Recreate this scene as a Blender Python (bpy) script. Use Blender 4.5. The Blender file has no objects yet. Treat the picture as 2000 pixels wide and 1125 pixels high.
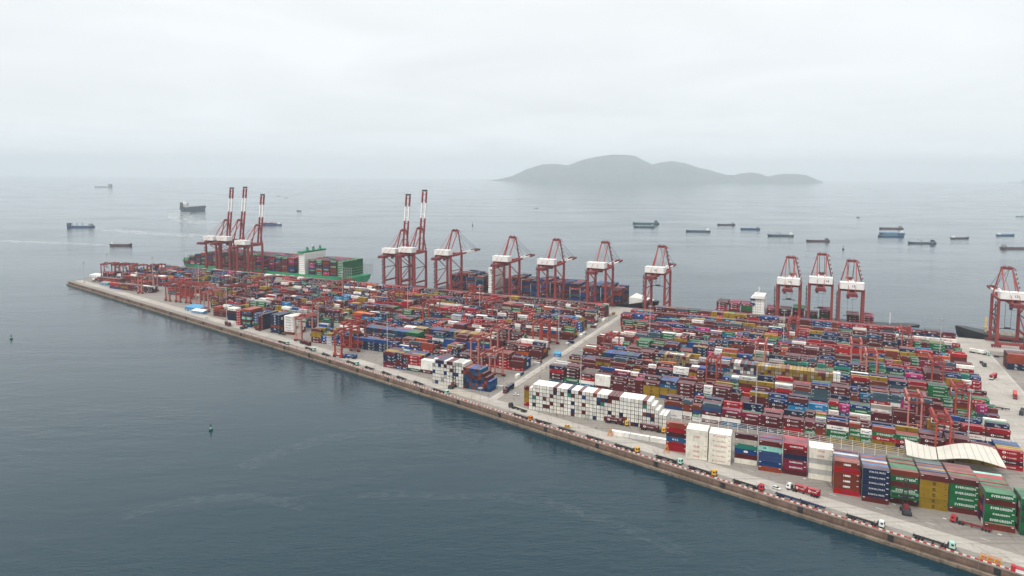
import bpy, math, random
import numpy as np
from mathutils import Vector, Matrix

random.seed(7)
RNG = np.random.default_rng(7)
sc = bpy.context.scene
col = sc.collection

# ------------------------------------------------------------------ camera, sky, sun, exposure
CAM_H, FPX, PPY, YH, ROLL, TH = 165.0, 1333.3, 440.0, 340.0, math.radians(0.35), math.radians(25.0)
PITCH = math.atan((PPY - YH) / FPX)
cam_d = bpy.data.cameras.new('camera')
cam = bpy.data.objects.new('camera', cam_d)
col.objects.link(cam)
cam_d.sensor_width = 36.0
cam_d.lens = 24.0
cam_d.shift_y = -(562.5 - PPY) / 2000.0
cam_d.clip_start = 1.0
cam_d.clip_end = 200000.0
cam.matrix_world = (Matrix.Translation((0, 0, CAM_H)) @ Matrix.Rotation(math.pi / 2 - PITCH, 4, 'X')
                    @ Matrix.Rotation(ROLL, 4, 'Z'))
sc.camera = cam

SUN_EL, SUN_AZ = math.radians(52), math.radians(215)      # azimuth measured clockwise from +Y
world = bpy.data.worlds.new('World')
sc.world = world
world.use_nodes = True
wn, wl = world.node_tree.nodes, world.node_tree.links
wn.clear()
w_out = wn.new('ShaderNodeOutputWorld')
w_bg = wn.new('ShaderNodeBackground')
w_sky = wn.new('ShaderNodeTexSky')
w_sky.sky_type = 'NISHITA'
w_sky.sun_disc = False
w_sky.sun_elevation = SUN_EL
w_sky.sun_rotation = SUN_AZ
w_sky.dust_density = 4.0
w_sc = wn.new('ShaderNodeVectorMath'); w_sc.operation = 'SCALE'; w_sc.inputs[3].default_value = 0.09
wl.new(w_sky.outputs[0], w_sc.inputs[0])
w_tc = wn.new('ShaderNodeTexCoord')
w_sep = wn.new('ShaderNodeSeparateXYZ')
wl.new(w_tc.outputs['Generated'], w_sep.inputs[0])
w_ramp = wn.new('ShaderNodeValToRGB')                      # overcast deck: paler overhead, greyer at the horizon
cr = w_ramp.color_ramp
cr.elements[0].position = 0.0; cr.elements[0].color = (0.70, 0.745, 0.775, 1)
cr.elements[1].position = 1.0; cr.elements[1].color = (0.685, 0.70, 0.705, 1)
e = cr.elements.new(0.10); e.color = (0.63, 0.655, 0.675, 1)
e = cr.elements.new(0.26); e.color = (0.685, 0.70, 0.705, 1)
wl.new(w_sep.outputs['Z'], w_ramp.inputs[0])
# cloud deck seen in perspective: project the direction on a plane overhead
w_mx = wn.new('ShaderNodeMath'); w_mx.operation = 'ADD'; w_mx.inputs[1].default_value = 0.10
w_ab = wn.new('ShaderNodeMath'); w_ab.operation = 'ABSOLUTE'
wl.new(w_sep.outputs['Z'], w_ab.inputs[0]); wl.new(w_ab.outputs[0], w_mx.inputs[0])
w_dv = wn.new('ShaderNodeVectorMath'); w_dv.operation = 'DIVIDE'
w_cb = wn.new('ShaderNodeCombineXYZ')
for i in range(3): wl.new(w_mx.outputs[0], w_cb.inputs[i])
wl.new(w_tc.outputs['Generated'], w_dv.inputs[0]); wl.new(w_cb.outputs[0], w_dv.inputs[1])
w_no = wn.new('ShaderNodeTexNoise'); w_no.inputs['Scale'].default_value = 0.75
w_no.inputs['Detail'].default_value = 6; w_no.inputs['Roughness'].default_value = 0.55
w_no.inputs['Distortion'].default_value = 0.6
wl.new(w_dv.outputs[0], w_no.inputs['Vector'])
w_mr = wn.new('ShaderNodeMapRange'); w_mr.inputs[1].default_value = 0.30; w_mr.inputs[2].default_value = 0.72
w_mr.inputs[3].default_value = 0.93; w_mr.inputs[4].default_value = 1.05
wl.new(w_no.outputs['Fac'], w_mr.inputs[0])
w_mul = wn.new('ShaderNodeVectorMath'); w_mul.operation = 'SCALE'
wl.new(w_ramp.outputs[0], w_mul.inputs[0]); wl.new(w_mr.outputs[0], w_mul.inputs[3])
w_mix = wn.new('ShaderNodeMix'); w_mix.data_type = 'RGBA'; w_mix.inputs['Factor'].default_value = 0.92
wl.new(w_sc.outputs[0], w_mix.inputs['A']); wl.new(w_mul.outputs[0], w_mix.inputs['B'])
wl.new(w_mix.outputs['Result'], w_bg.inputs['Color'])
w_bg.inputs['Strength'].default_value = 1.0
wl.new(w_bg.outputs[0], w_out.inputs[0])

sun_d = bpy.data.lights.new('sun', 'SUN')
sun_d.energy = 1.5
sun_d.angle = math.radians(24)
sun_d.color = (1.0, 0.96, 0.9)
sun = bpy.data.objects.new('sun', sun_d)
col.objects.link(sun)
sd = Vector((math.sin(SUN_AZ) * math.cos(SUN_EL), math.cos(SUN_AZ) * math.cos(SUN_EL), math.sin(SUN_EL)))
sun.rotation_euler = sd.to_track_quat('Z', 'Y').to_euler()
sun.location = sd * 400

sc.view_settings.view_transform = 'Standard'
sc.view_settings.look = 'None'
sc.view_settings.gamma = 1.0
sc.view_settings.exposure = 0.63
sc.view_settings.use_curve_mapping = False
sc.render.engine = 'CYCLES'
sc.cycles.use_denoising = True
sc.cycles.max_bounces = 8
sc.cycles.diffuse_bounces = 3
sc.cycles.glossy_bounces = 3
sc.cycles.volume_bounces = 5
sc.cycles.caustics_reflective = False
sc.cycles.caustics_refractive = False

# ------------------------------------------------------------------ yard frame and helpers
CT, ST = math.cos(TH), math.sin(TH)
WATER_Z = -5.0
def W(u, v, z=0.0):
    return Vector((u * CT + v * ST, -u * ST + v * CT, z))
def ground(px, py, z=0.0):
    """survey: where the sight line of a picture point meets the level z, in yard metres (u along the far quay, v across)"""
    a0, b0 = (px - 1000) / FPX, (py - PPY) / FPX
    cr_, sr_ = math.cos(ROLL), math.sin(ROLL)
    a, b = a0 * cr_ + b0 * sr_, -a0 * sr_ + b0 * cr_
    c, s = math.cos(PITCH), math.sin(PITCH)
    dx, dy, dz = a, c - b * s, -s - b * c
    t = (z - CAM_H) / dz
    X, Y = dx * t, dy * t
    return X * CT - Y * ST, X * ST + Y * CT
def on_plane(px, py, v):
    g = ground(px, py, 0.0)
    t = v / g[1]
    return g[0] * t, CAM_H * (1 - t)

class MB:
    """collects boxes, beams, tubes and lofts into one mesh"""
    def __init__(s): s.v, s.f, s.m = [], [], []
    def add(s, vs, fs, m=0):
        b = len(s.v); s.v.extend([tuple(p) for p in vs])
        for f in fs: s.f.append(tuple(b + i for i in f)); s.m.append(m)
        return s
    def box(s, x0, x1, y0, y1, z0, z1, m=0):
        return s.add([(x0,y0,z0),(x1,y0,z0),(x1,y1,z0),(x0,y1,z0),(x0,y0,z1),(x1,y0,z1),(x1,y1,z1),(x0,y1,z1)],
              [(0,3,2,1),(4,5,6,7),(0,1,5,4),(1,2,6,5),(2,3,7,6),(3,0,4,7)], m)
    def beam(s, p, q, w, h, m=0, w2=None, h2=None):
        p, q = Vector(p), Vector(q); d = (q - p).normalized()
        up = Vector((0,0,1)) if abs(d.z) < 0.95 else Vector((0,1,0))
        r = d.cross(up).normalized(); t = r.cross(d)
        w2 = w if w2 is None else w2; h2 = h if h2 is None else h2
        vs = [p+r*(a*w/2)+t*(b*h/2) for a,b in ((-1,-1),(1,-1),(1,1),(-1,1))] + [q+r*(a*w2/2)+t*(b*h2/2) for a,b in ((-1,-1),(1,-1),(1,1),(-1,1))]
        return s.add(vs, [(0,1,2,3),(7,6,5,4),(0,4,5,1),(1,5,6,2),(2,6,7,3),(3,7,4,0)], m)
    def cyl(s, p, q, r, n=8, m=0, r2=None):
        p, q = Vector(p), Vector(q); d = (q - p).normalized(); r2 = r if r2 is None else r2
        up = Vector((0,0,1)) if abs(d.z) < 0.95 else Vector((0,1,0))
        a = d.cross(up).normalized(); b = a.cross(d)
        A = [2*math.pi*i/n for i in range(n)]
        vs = [p+a*(r*math.cos(t))+b*(r*math.sin(t)) for t in A]+[q+a*(r2*math.cos(t))+b*(r2*math.sin(t)) for t in A]
        fs = [(i,i+n,(i+1)%n+n,(i+1)%n) for i in range(n)]+[tuple(range(n)),tuple(range(2*n-1,n-1,-1))]
        return s.add(vs, fs, m)
    def prism(s, pts, z0, z1, m=0):
        n = len(pts)
        vs = [(x,y,z0) for x,y in pts]+[(x,y,z1) for x,y in pts]
        return s.add(vs, [(i,(i+1)%n,(i+1)%n+n,i+n) for i in range(n)]+[tuple(range(n-1,-1,-1)),tuple(range(n,2*n))], m)
    def loft(s, rings, m=0, caps=True):
        n = len(rings[0]); vs = [p for r in rings for p in r]; fs = []
        for k in range(len(rings)-1):
            for i in range(n):
                j = (i+1) % n
                fs.append((k*n+i, k*n+j, (k+1)*n+j, (k+1)*n+i))
        if caps: fs += [tuple(range(n-1,-1,-1)), tuple(range((len(rings)-1)*n, len(rings)*n))]
        return s.add(vs, fs, m)
    def mesh(s, name, mats):
        me = bpy.data.meshes.new(name)
        me.from_pydata(s.v, [], s.f)
        for m in (mats if isinstance(mats, (list, tuple)) else [mats]): me.materials.append(m)
        if any(s.m): me.polygons.foreach_set('material_index', s.m)
        me.update()
        return me
    def build(s, name, mats, parent=None): return put(name, s.mesh(name, mats), parent)

def put(name, me, parent=None, loc=None, rz=None, color=None):
    o = bpy.data.objects.new(name, me); col.objects.link(o)
    if parent is not None: o.parent = parent
    if loc is not None: o.location = loc
    if rz is not None: o.rotation_euler = (0, 0, rz)
    if color is not None: o.color = (*color[:3], 1)
    return o
def tag(o, label=None, cat=None, group=None, kind=None):
    if label: o['label'] = label
    if cat: o['category'] = cat
    if group: o['group'] = group
    if kind: o['kind'] = kind
    return o
def thing(name, loc, rz, label, cat, group=None):
    return tag(put(name, None, None, loc, rz), label, cat, group)
def copy_tree(o, parent=None):
    c = o.copy(); col.objects.link(c); c.parent = parent
    for ch in o.children: copy_tree(ch, c)
    return c
YROT = -TH                                                  # rotation that lays local x along u, local y along v

# ------------------------------------------------------------------ materials
def nmat(name):
    m = bpy.data.materials.new(name); m.use_nodes = True
    n, l = m.node_tree.nodes, m.node_tree.links
    return m, n, l, n['Principled BSDF']
def rgb(c): return (c[0], c[1], c[2], 1)
def paint(name, c, rough=0.5, var=0.18, scale=0.35, metal=0.0, dirt=0.15, dirtc=(0.10, 0.075, 0.055)):
    """painted or bare surface with uneven tone and grime"""
    m, n, l, b = nmat(name)
    geo = n.new('ShaderNodeNewGeometry')
    no = n.new('ShaderNodeTexNoise'); no.inputs['Scale'].default_value = scale; no.inputs['Detail'].default_value = 5
    l.new(geo.outputs['Position'], no.inputs['Vector'])
    mr = n.new('ShaderNodeMapRange'); mr.inputs[1].default_value = .3; mr.inputs[2].default_value = .7
    mr.inputs[3].default_value = 1 - var; mr.inputs[4].default_value = 1 + var
    l.new(no.outputs['Fac'], mr.inputs[0])
    sc_ = n.new('ShaderNodeVectorMath'); sc_.operation = 'SCALE'; sc_.inputs[0].default_value = c[:3]
    l.new(mr.outputs[0], sc_.inputs[3])
    n2 = n.new('ShaderNodeTexNoise'); n2.inputs['Scale'].default_value = scale * 4.5; n2.inputs['Detail'].default_value = 6
    n2.inputs['Roughness'].default_value = 0.7
    l.new(geo.outputs['Position'], n2.inputs['Vector'])
    m2 = n.new('ShaderNodeMapRange'); m2.inputs[1].default_value = .5; m2.inputs[2].default_value = .78
    m2.inputs[3].default_value = 0; m2.inputs[4].default_value = dirt * 2.4
    l.new(n2.outputs['Fac'], m2.inputs[0])
    mx = n.new('ShaderNodeMix'); mx.data_type = 'RGBA'; mx.inputs['B'].default_value = rgb(dirtc)
    l.new(m2.outputs[0], mx.inputs['Factor']); l.new(sc_.outputs[0], mx.inputs['A'])
    l.new(mx.outputs['Result'], b.inputs['Base Color'])
    b.inputs['Roughness'].default_value = rough; b.inputs['Metallic'].default_value = metal; b.inputs['Specular IOR Level'].default_value = .25
    return m
def container_mat(name, from_object, roof):
    """container paint: colour from the object (or the point attribute), uneven tone, streaks; roofs are sun-bleached, with top light put into their colour"""
    m, n, l, b = nmat(name)
    if from_object:
        src = n.new('ShaderNodeObjectInfo').outputs['Color']
    else:
        at = n.new('ShaderNodeAttribute'); at.attribute_name = 'paint'; src = at.outputs['Color']
    geo = n.new('ShaderNodeNewGeometry')
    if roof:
        mb = n.new('ShaderNodeMix'); mb.data_type = 'RGBA'; mb.inputs['Factor'].default_value = 0.22  # paler, brighter roof colour: bleached paint plus painted-in light from above
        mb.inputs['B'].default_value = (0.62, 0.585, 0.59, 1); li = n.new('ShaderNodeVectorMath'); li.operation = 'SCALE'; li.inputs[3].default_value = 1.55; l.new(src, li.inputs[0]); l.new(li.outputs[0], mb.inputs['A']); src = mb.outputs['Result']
    no = n.new('ShaderNodeTexNoise'); no.inputs['Scale'].default_value = 0.16; no.inputs['Detail'].default_value = 5
    l.new(geo.outputs['Position'], no.inputs['Vector'])
    mr = n.new('ShaderNodeMapRange'); mr.inputs[1].default_value = .3; mr.inputs[2].default_value = .7
    mr.inputs[3].default_value = .78; mr.inputs[4].default_value = 1.16
    l.new(no.outputs['Fac'], mr.inputs[0])
    sc_ = n.new('ShaderNodeVectorMath'); sc_.operation = 'SCALE'
    l.new(src, sc_.inputs[0]); l.new(mr.outputs[0], sc_.inputs[3])
    mp = n.new('ShaderNodeMapping'); mp.inputs['Scale'].default_value = (1.3, 1.3, 0.22 if not roof else 1.3)
    l.new(geo.outputs['Position'], mp.inputs[0])
    n2 = n.new('ShaderNodeTexNoise'); n2.inputs['Scale'].default_value = 1.0; n2.inputs['Detail'].default_value = 6
    n2.inputs['Roughness'].default_value = .65; l.new(mp.outputs[0], n2.inputs['Vector'])
    m2 = n.new('ShaderNodeMapRange'); m2.inputs[1].default_value = .52; m2.inputs[2].default_value = .8
    m2.inputs[3].default_value = 0; m2.inputs[4].default_value = .5
    l.new(n2.outputs['Fac'], m2.inputs[0])
    mx = n.new('ShaderNodeMix'); mx.data_type = 'RGBA'; mx.inputs['B'].default_value = (0.055, 0.036, 0.030, 1)
    l.new(m2.outputs[0], mx.inputs['Factor']); l.new(sc_.outputs[0], mx.inputs['A'])
    l.new(mx.outputs['Result'], b.inputs['Base Color'])
    b.inputs['Roughness'].default_value = 0.62 if not roof else 0.8
    b.inputs['Specular IOR Level'].default_value = 0.12
    return m
M = {}
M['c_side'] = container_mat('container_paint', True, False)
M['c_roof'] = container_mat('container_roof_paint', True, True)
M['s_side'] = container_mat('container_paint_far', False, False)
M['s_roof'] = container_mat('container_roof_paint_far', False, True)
M['white'] = paint('white_paint', (.80, .79, .76), .5, .06, .3, 0, .06, (.35, .3, .25))
M['l_white'] = paint('white_lettering', (.82, .82, .80), .5, .04, .3, 0, .05)
M['l_red'] = paint('red_lettering', (.42, .015, .06), .5, .05)
M['l_black'] = paint('black_lettering', (.015, .014, .012), .5, .05)
M['l_navy'] = paint('navy_lettering', (.03, .02, .18), .5, .05)
M['steel'] = paint('galvanised_steel', (.34, .35, .35), .5, .12, .6, .3)
M['dark'] = paint('dark_steel', (.028, .028, .032), .6, .3, .8, 0, .12)
M['rubber'] = paint('tyre_rubber', (.018, .018, .018), .85, .2)
M['glass'] = paint('dark_glass', (.02, .028, .034), .12, .05, .3, 0, 0)
M['sts_red'] = paint('quay_crane_red', (.27, .036, .038), .55, .16, .12, 0, .16)
M['sts_orange'] = paint('quay_crane_orange_red', (.27, .046, .038), .55, .14, .12, 0, .16)
M['sts_dark'] = paint('quay_crane_maroon', (.17, .026, .032), .6, .18, .2, 0, .15)
M['sts_tip'] = paint('boom_tip_grey', (.07, .055, .06), .6, .2)
M['rtg_red'] = paint('yard_crane_orange', (.36, .052, .034), .55, .16, .25, 0, .16)
M['rtg_dark'] = paint('yard_crane_rusty_red', (.24, .034, .032), .6, .2, .3, 0, .2)
M['rtg_pale'] = paint('yard_crane_faded_pink', (.50, .19, .155), .65, .14, .3, 0, .14)
M['rope'] = paint('wire_rope', (.06, .06, .065), .6, .1)
M['tower_orange'] = paint('apex_orange', (.36, .062, .043), .5, .1, .2, 0, .1)

# ------------------------------------------------------------------ water
def water_mat():
    m, n, l, b = nmat('sea_water')
    geo = n.new('ShaderNodeNewGeometry')
    b.inputs['Base Color'].default_value = (0.002, 0.028, 0.044, 1)
    b.inputs['IOR'].default_value = 1.35
    b.inputs['Specular Tint'].default_value = (.90, .97, 1.0, 1)
    big = n.new('ShaderNodeTexNoise'); big.inputs['Scale'].default_value = 0.0042; big.inputs['Detail'].default_value = 4
    big.inputs['Distortion'].default_value = 1.2
    mpb = n.new('ShaderNodeMapping'); mpb.inputs['Scale'].default_value = (0.55, 1.25, 1); mpb.inputs['Rotation'].default_value = (0, 0, .35)
    l.new(geo.outputs['Position'], mpb.inputs[0]); l.new(mpb.outputs[0], big.inputs['Vector'])
    amp = n.new('ShaderNodeMapRange'); amp.inputs[1].default_value = .34; amp.inputs[2].default_value = .66
    amp.inputs[3].default_value = .3; amp.inputs[4].default_value = 1.35
    l.new(big.outputs['Fac'], amp.inputs[0])
    rg = n.new('ShaderNodeMapRange'); rg.inputs[1].default_value = .34; rg.inputs[2].default_value = .66
    rg.inputs[3].default_value = .03; rg.inputs[4].default_value = .11
    l.new(big.outputs['Fac'], rg.inputs[0]); l.new(rg.outputs[0], b.inputs['Roughness'])
    def layer(scale, sx, sy, rot, detail):
        mp = n.new('ShaderNodeMapping'); mp.inputs['Scale'].default_value = (sx, sy, 1); mp.inputs['Rotation'].default_value = (0, 0, rot)
        l.new(geo.outputs['Position'], mp.inputs[0])
        t = n.new('ShaderNodeTexNoise'); t.inputs['Scale'].default_value = scale; t.inputs['Detail'].default_value = detail
        t.inputs['Distortion'].default_value = .5
        l.new(mp.outputs[0], t.inputs['Vector']); return t
    a = layer(0.16, .5, 1.5, math.radians(-12), 3)
    c = layer(0.55, .55, 1.5, math.radians(-20), 4)
    d = layer(0.045, .5, 1.4, math.radians(-8), 2)
    s1 = n.new('ShaderNodeMath'); s1.operation = 'MULTIPLY_ADD'; s1.inputs[1].default_value = .5
    l.new(c.outputs['Fac'], s1.inputs[0]); l.new(a.outputs['Fac'], s1.inputs[2])
    s2 = n.new('ShaderNodeMath'); s2.operation = 'MULTIPLY_ADD'; s2.inputs[1].default_value = 1.6
    l.new(d.outputs['Fac'], s2.inputs[0]); l.new(s1.outputs[0], s2.inputs[2])
    s3 = n.new('ShaderNodeMath'); s3.operation = 'MULTIPLY'
    l.new(s2.outputs[0], s3.inputs[0]); l.new(amp.outputs[0], s3.inputs[1])
    bp = n.new('ShaderNodeBump'); bp.inputs['Strength'].default_value = 1.0; bp.inputs['Distance'].default_value = .26
    l.new(s3.outputs[0], bp.inputs['Height']); l.new(bp.outputs[0], b.inputs['Normal'])
    return m
M['water'] = water_mat()
mb = MB(); R_ = 22000.0; NW = 26
for i in range(NW):
    for j in range(NW):
        x0, x1 = -R_ + 2*R_*i/NW, -R_ + 2*R_*(i+1)/NW
        y0, y1 = -R_ + 2*R_*j/NW, -R_ + 2*R_*(j+1)/NW
        mb.add([(x0,y0,WATER_Z),(x1,y0,WATER_Z),(x1,y1,WATER_Z),(x0,y1,WATER_Z)], [(0,1,2,3)])
tag(mb.build('water', M['water']), 'calm grey-green sea reaching to the hazy horizon', kind='structure')

# ------------------------------------------------------------------ terminal ground
def concrete_mat(name, c, scale=.02, joint=None, tracks=0.0):
    m, n, l, b = nmat(name)
    geo = n.new('ShaderNodeNewGeometry')
    n1 = n.new('ShaderNodeTexNoise'); n1.inputs['Scale'].default_value = scale; n1.inputs['Detail'].default_value = 8
    n1.inputs['Roughness'].default_value = .6; l.new(geo.outputs['Position'], n1.inputs['Vector'])
    n2 = n.new('ShaderNodeTexNoise'); n2.inputs['Scale'].default_value = scale * 22; n2.inputs['Detail'].default_value = 6
    n2.inputs['Roughness'].default_value = .7; l.new(geo.outputs['Position'], n2.inputs['Vector'])
    r1 = n.new('ShaderNodeMapRange'); r1.inputs[1].default_value = .3; r1.inputs[2].default_value = .7; r1.inputs[3].default_value = .80; r1.inputs[4].default_value = 1.12
    l.new(n1.outputs['Fac'], r1.inputs[0])
    r2 = n.new('ShaderNodeMapRange'); r2.inputs[1].default_value = .3; r2.inputs[2].default_value = .7; r2.inputs[3].default_value = .84; r2.inputs[4].default_value = 1.1
    l.new(n2.outputs['Fac'], r2.inputs[0])
    mu = n.new('ShaderNodeMath'); mu.operation = 'MULTIPLY'; l.new(r1.outputs[0], mu.inputs[0]); l.new(r2.outputs[0], mu.inputs[1])
    s = n.new('ShaderNodeVectorMath'); s.operation = 'SCALE'; s.inputs[0].default_value = c
    l.new(mu.outputs[0], s.inputs[3]); last = s.outputs[0]
    # oil and tyre marks drawn out along the driving direction
    mp = n.new('ShaderNodeMapping'); mp.inputs['Rotation'].default_value = (0, 0, TH + math.radians(15)); mp.inputs['Scale'].default_value = (.02, .45, 1)
    l.new(geo.outputs['Position'], mp.inputs[0])
    n3 = n.new('ShaderNodeTexNoise'); n3.inputs['Scale'].default_value = 1; n3.inputs['Detail'].default_value = 5; l.new(mp.outputs[0], n3.inputs['Vector'])
    r3 = n.new('ShaderNodeMapRange'); r3.inputs[1].default_value = .50; r3.inputs[2].default_value = .72; r3.inputs[4].default_value = .38 + tracks
    l.new(n3.outputs['Fac'], r3.inputs[0])
    mx = n.new('ShaderNodeMix'); mx.data_type = 'RGBA'; mx.inputs['B'].default_value = (.12, .105, .095, 1)
    l.new(r3.outputs[0], mx.inputs['Factor']); l.new(last, mx.inputs['A']); last = mx.outputs['Result']
    mq = n.new('ShaderNodeMapping'); mq.inputs['Rotation'].default_value = (0, 0, TH); mq.inputs['Scale'].default_value = (.42, .05, 1)
    l.new(geo.outputs['Position'], mq.inputs[0])
    n4 = n.new('ShaderNodeTexNoise'); n4.inputs['Scale'].default_value = 1; n4.inputs['Detail'].default_value = 4; n4.inputs['Distortion'].default_value = .4; l.new(mq.outputs[0], n4.inputs['Vector'])
    r4 = n.new('ShaderNodeMapRange'); r4.inputs[1].default_value = .60; r4.inputs[2].default_value = .72; r4.inputs[4].default_value = tracks * 4.2
    l.new(n4.outputs['Fac'], r4.inputs[0])
    my = n.new('ShaderNodeMix'); my.data_type = 'RGBA'; my.inputs['B'].default_value = (.075, .068, .062, 1)
    l.new(r4.outputs[0], my.inputs['Factor']); l.new(last, my.inputs['A']); last = my.outputs['Result']
    l.new(last, b.inputs['Base Color']); b.inputs['Roughness'].default_value = .85
    return m
M['apron'] = concrete_mat('apron_concrete', (.30, .27, .24), .02, tracks=.17)
M['lane'] = concrete_mat('pale_lane_concrete', (.49, .45, .40), .03, tracks=.10)
M['wallc'] = paint('seawall_concrete', (.20, .135, .105), .85, .35, .12, 0, .35, (.06, .045, .035))
def tide_mat(name, c, z_lo, z_hi, algae):
    """concrete with an uneven algae and tide band up from the water, rust and run-off streaks"""
    m = paint(name, c, .85, .3, .12, 0, .3, (.06, .045, .035)); n, l = m.node_tree.nodes, m.node_tree.links; b = n['Principled BSDF']
    src = b.inputs['Base Color'].links[0].from_socket
    geo = n.new('ShaderNodeNewGeometry'); sx = n.new('ShaderNodeSeparateXYZ'); l.new(geo.outputs['Position'], sx.inputs[0])
    no = n.new('ShaderNodeTexNoise'); no.inputs['Scale'].default_value = .5; no.inputs['Detail'].default_value = 6; l.new(geo.outputs['Position'], no.inputs['Vector'])
    ad = n.new('ShaderNodeMath'); ad.operation = 'MULTIPLY_ADD'; ad.inputs[1].default_value = 2.2; l.new(no.outputs['Fac'], ad.inputs[0]); l.new(sx.outputs[2], ad.inputs[2])
    mr = n.new('ShaderNodeMapRange'); mr.inputs[1].default_value = z_lo + 1.1; mr.inputs[2].default_value = z_hi + 1.1; mr.inputs[3].default_value = .85; mr.inputs[4].default_value = 0; l.new(ad.outputs[0], mr.inputs[0])
    mx = n.new('ShaderNodeMix'); mx.data_type = 'RGBA'; mx.inputs['B'].default_value = (*algae, 1); l.new(mr.outputs[0], mx.inputs['Factor']); l.new(src, mx.inputs['A'])
    mp = n.new('ShaderNodeMapping'); mp.inputs['Scale'].default_value = (.55, .55, .06); l.new(geo.outputs['Position'], mp.inputs[0])
    n2 = n.new('ShaderNodeTexNoise'); n2.inputs['Scale'].default_value = 1; n2.inputs['Detail'].default_value = 5; l.new(mp.outputs[0], n2.inputs['Vector'])
    m2 = n.new('ShaderNodeMapRange'); m2.inputs[1].default_value = .52; m2.inputs[2].default_value = .72; m2.inputs[4].default_value = .7; l.new(n2.outputs['Fac'], m2.inputs[0])
    m3 = n.new('ShaderNodeMix'); m3.data_type = 'RGBA'; m3.inputs['B'].default_value = (.075, .05, .04, 1); l.new(m2.outputs[0], m3.inputs['Factor']); l.new(mx.outputs['Result'], m3.inputs['A'])
    l.new(m3.outputs['Result'], b.inputs['Base Color']); return m
M['wallc'] = tide_mat('seawall_stained', (.19, .12, .09), -3.6, -1.9, (.085, .06, .045))
M['wallcap'] = paint('seawall_cap_concrete', (.30, .25, .21), .85, .2, .3, 0, .25)
M['ledge'] = tide_mat('seawall_ledge_stained', (.26, .20, .15), -5.2, -4.1, (.045, .05, .035))
M['line_w'] = paint('road_marking_white', (.72, .71, .68), .7, .12, .3, 0, .2)
M['line_y'] = paint('road_marking_yellow', (.66, .50, .18), .7, .12, .3, 0, .2)

WALL = [(-1036, 641), (-430, 481), (100, 331), (520, 211)]
def wall_v(u):
    for (u0, v0), (u1, v1) in zip(WALL, WALL[1:]):
        if u <= u1: return v0 + (v1 - v0) * (u - u0) / (u1 - u0)
    return WALL[-1][1]
QUAY_V = 824.0
def uvprism(mb, pts, z0, z1, m=0): return mb.prism([tuple(W(u, v)[:2]) for u, v in pts], z0, z1, m)
land = [(-1036, 641), (-430, 481), (100, 331), (520, 211), (520, QUAY_V), (-1046, QUAY_V)]
tag(uvprism(MB(), land, WATER_Z - 3, 0).build('ground', M['apron']), 'concrete yard of the container terminal', kind='structure')
def off(u, d):                                              # point d metres inland from the seawall line
    return (u, wall_v(u) + d)
def strip(us, d0, d1): return [off(u, d0) for u in us] + [off(u, d1) for u in reversed(us)]
US = [-1030, -900, -760, -600, -430, -340, -250, -160, -60, 30, 100, 200, 300, 420]
mb = MB(); uvprism(mb, strip(US, 7.5, 18.5), 0.0, 0.02)
tag(mb.build('road', M['lane']), 'pale concrete lane running along the seawall', kind='structure')
mb = MB(); uvprism(mb, [(-222.5, 436), (-216.5, 434), (-214.5, 790), (-220.5, 790)], 0.0, 0.024)
tag(mb.build('road', M['lane']), 'pale street crossing the yard to the far quay', kind='structure')
mb = MB(); uvprism(mb, [(103, 372), (141, 362), (141, 790), (116, 790)], 0.0, 0.028)
tag(mb.build('road', M['lane']), 'wide pale road beside the last stacks', kind='structure')
mb = MB(); uvprism(mb, [(-1040, 772), (520, 772), (520, QUAY_V - 1), (-1040, QUAY_V - 1)], 0.0, 0.016)
tag(mb.build('quay_apron', M['lane']), 'pale quay apron under the ship cranes', kind='structure')
def uvline(mb, p, q, w, z, m=0):
    a, b_ = Vector((p[0], p[1], 0)), Vector((q[0], q[1], 0)); d = (b_ - a).normalized(); r = Vector((-d.y, d.x, 0)) * (w / 2)
    pts = [a - r, b_ - r, b_ + r, a + r]
    mb.add([W(t.x, t.y, z) for t in pts], [(0, 1, 2, 3)], m)
mb = MB()
uvline(mb, (-220.8, 436), (-218.6, 788), .45, .05)
uvline(mb, (105, 372), (118, 788), .35, .05); uvline(mb, (139, 365), (140, 788), .3, .05)
for i in range(48):                                         # lane arrows and dashes on the road by the last stacks
    vv = 400 + 8.6 * i; lane = 110 + 6.4 * (i % 4) + (vv - 400) * .012
    uvline(mb, (lane, vv), (lane, vv + 3.2), .28, .05)
    if i % 3 == 0:
        uvline(mb, (lane - .1, vv + 3.2), (lane + 1.6, vv + 3.2), .35, .05)
for u in range(-1000, 240, 22):
    uvline(mb, off(u, 13), off(u + 6, 13), .25, .05)
for i in range(9):
    u = -100 + 21 * i
    uvline(mb, (u, wall_v(u) + 24), (u + 3.5, wall_v(u + 3.5) + 24), .35, .05)
    if i > 2: uvline(mb, (u + 8, wall_v(u) + 32), (u + 9.5, wall_v(u) + 31.7), 1.1, .05)
tag(mb.build('road_markings', M['line_w']), 'white lane lines and arrows on the concrete', kind='structure')
mb = MB()
for i in range(11):
    u = -262 + 2.6 * i; uvline(mb, off(u, 8.5), off(u + .8, 13.5), .22, .05)
uvline(mb, off(-262, 13.6), off(-232, 13.6), .3, .05); uvline(mb, off(-232, 8), (-226, 436), .3, .05)
uvline(mb, off(-210, 19), (-200, 436), .3, .05); uvline(mb, off(-262, 8.3), off(-214, 8.3), .3, .05)
for i in range(14): uvline(mb, (-212.6, 470 + 23 * i), (-212.4, 480 + 23 * i), .3, .05)
tag(mb.build('road_markings', M['line_y']), 'yellow hatching at the foot of the cross street', kind='structure')

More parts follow.
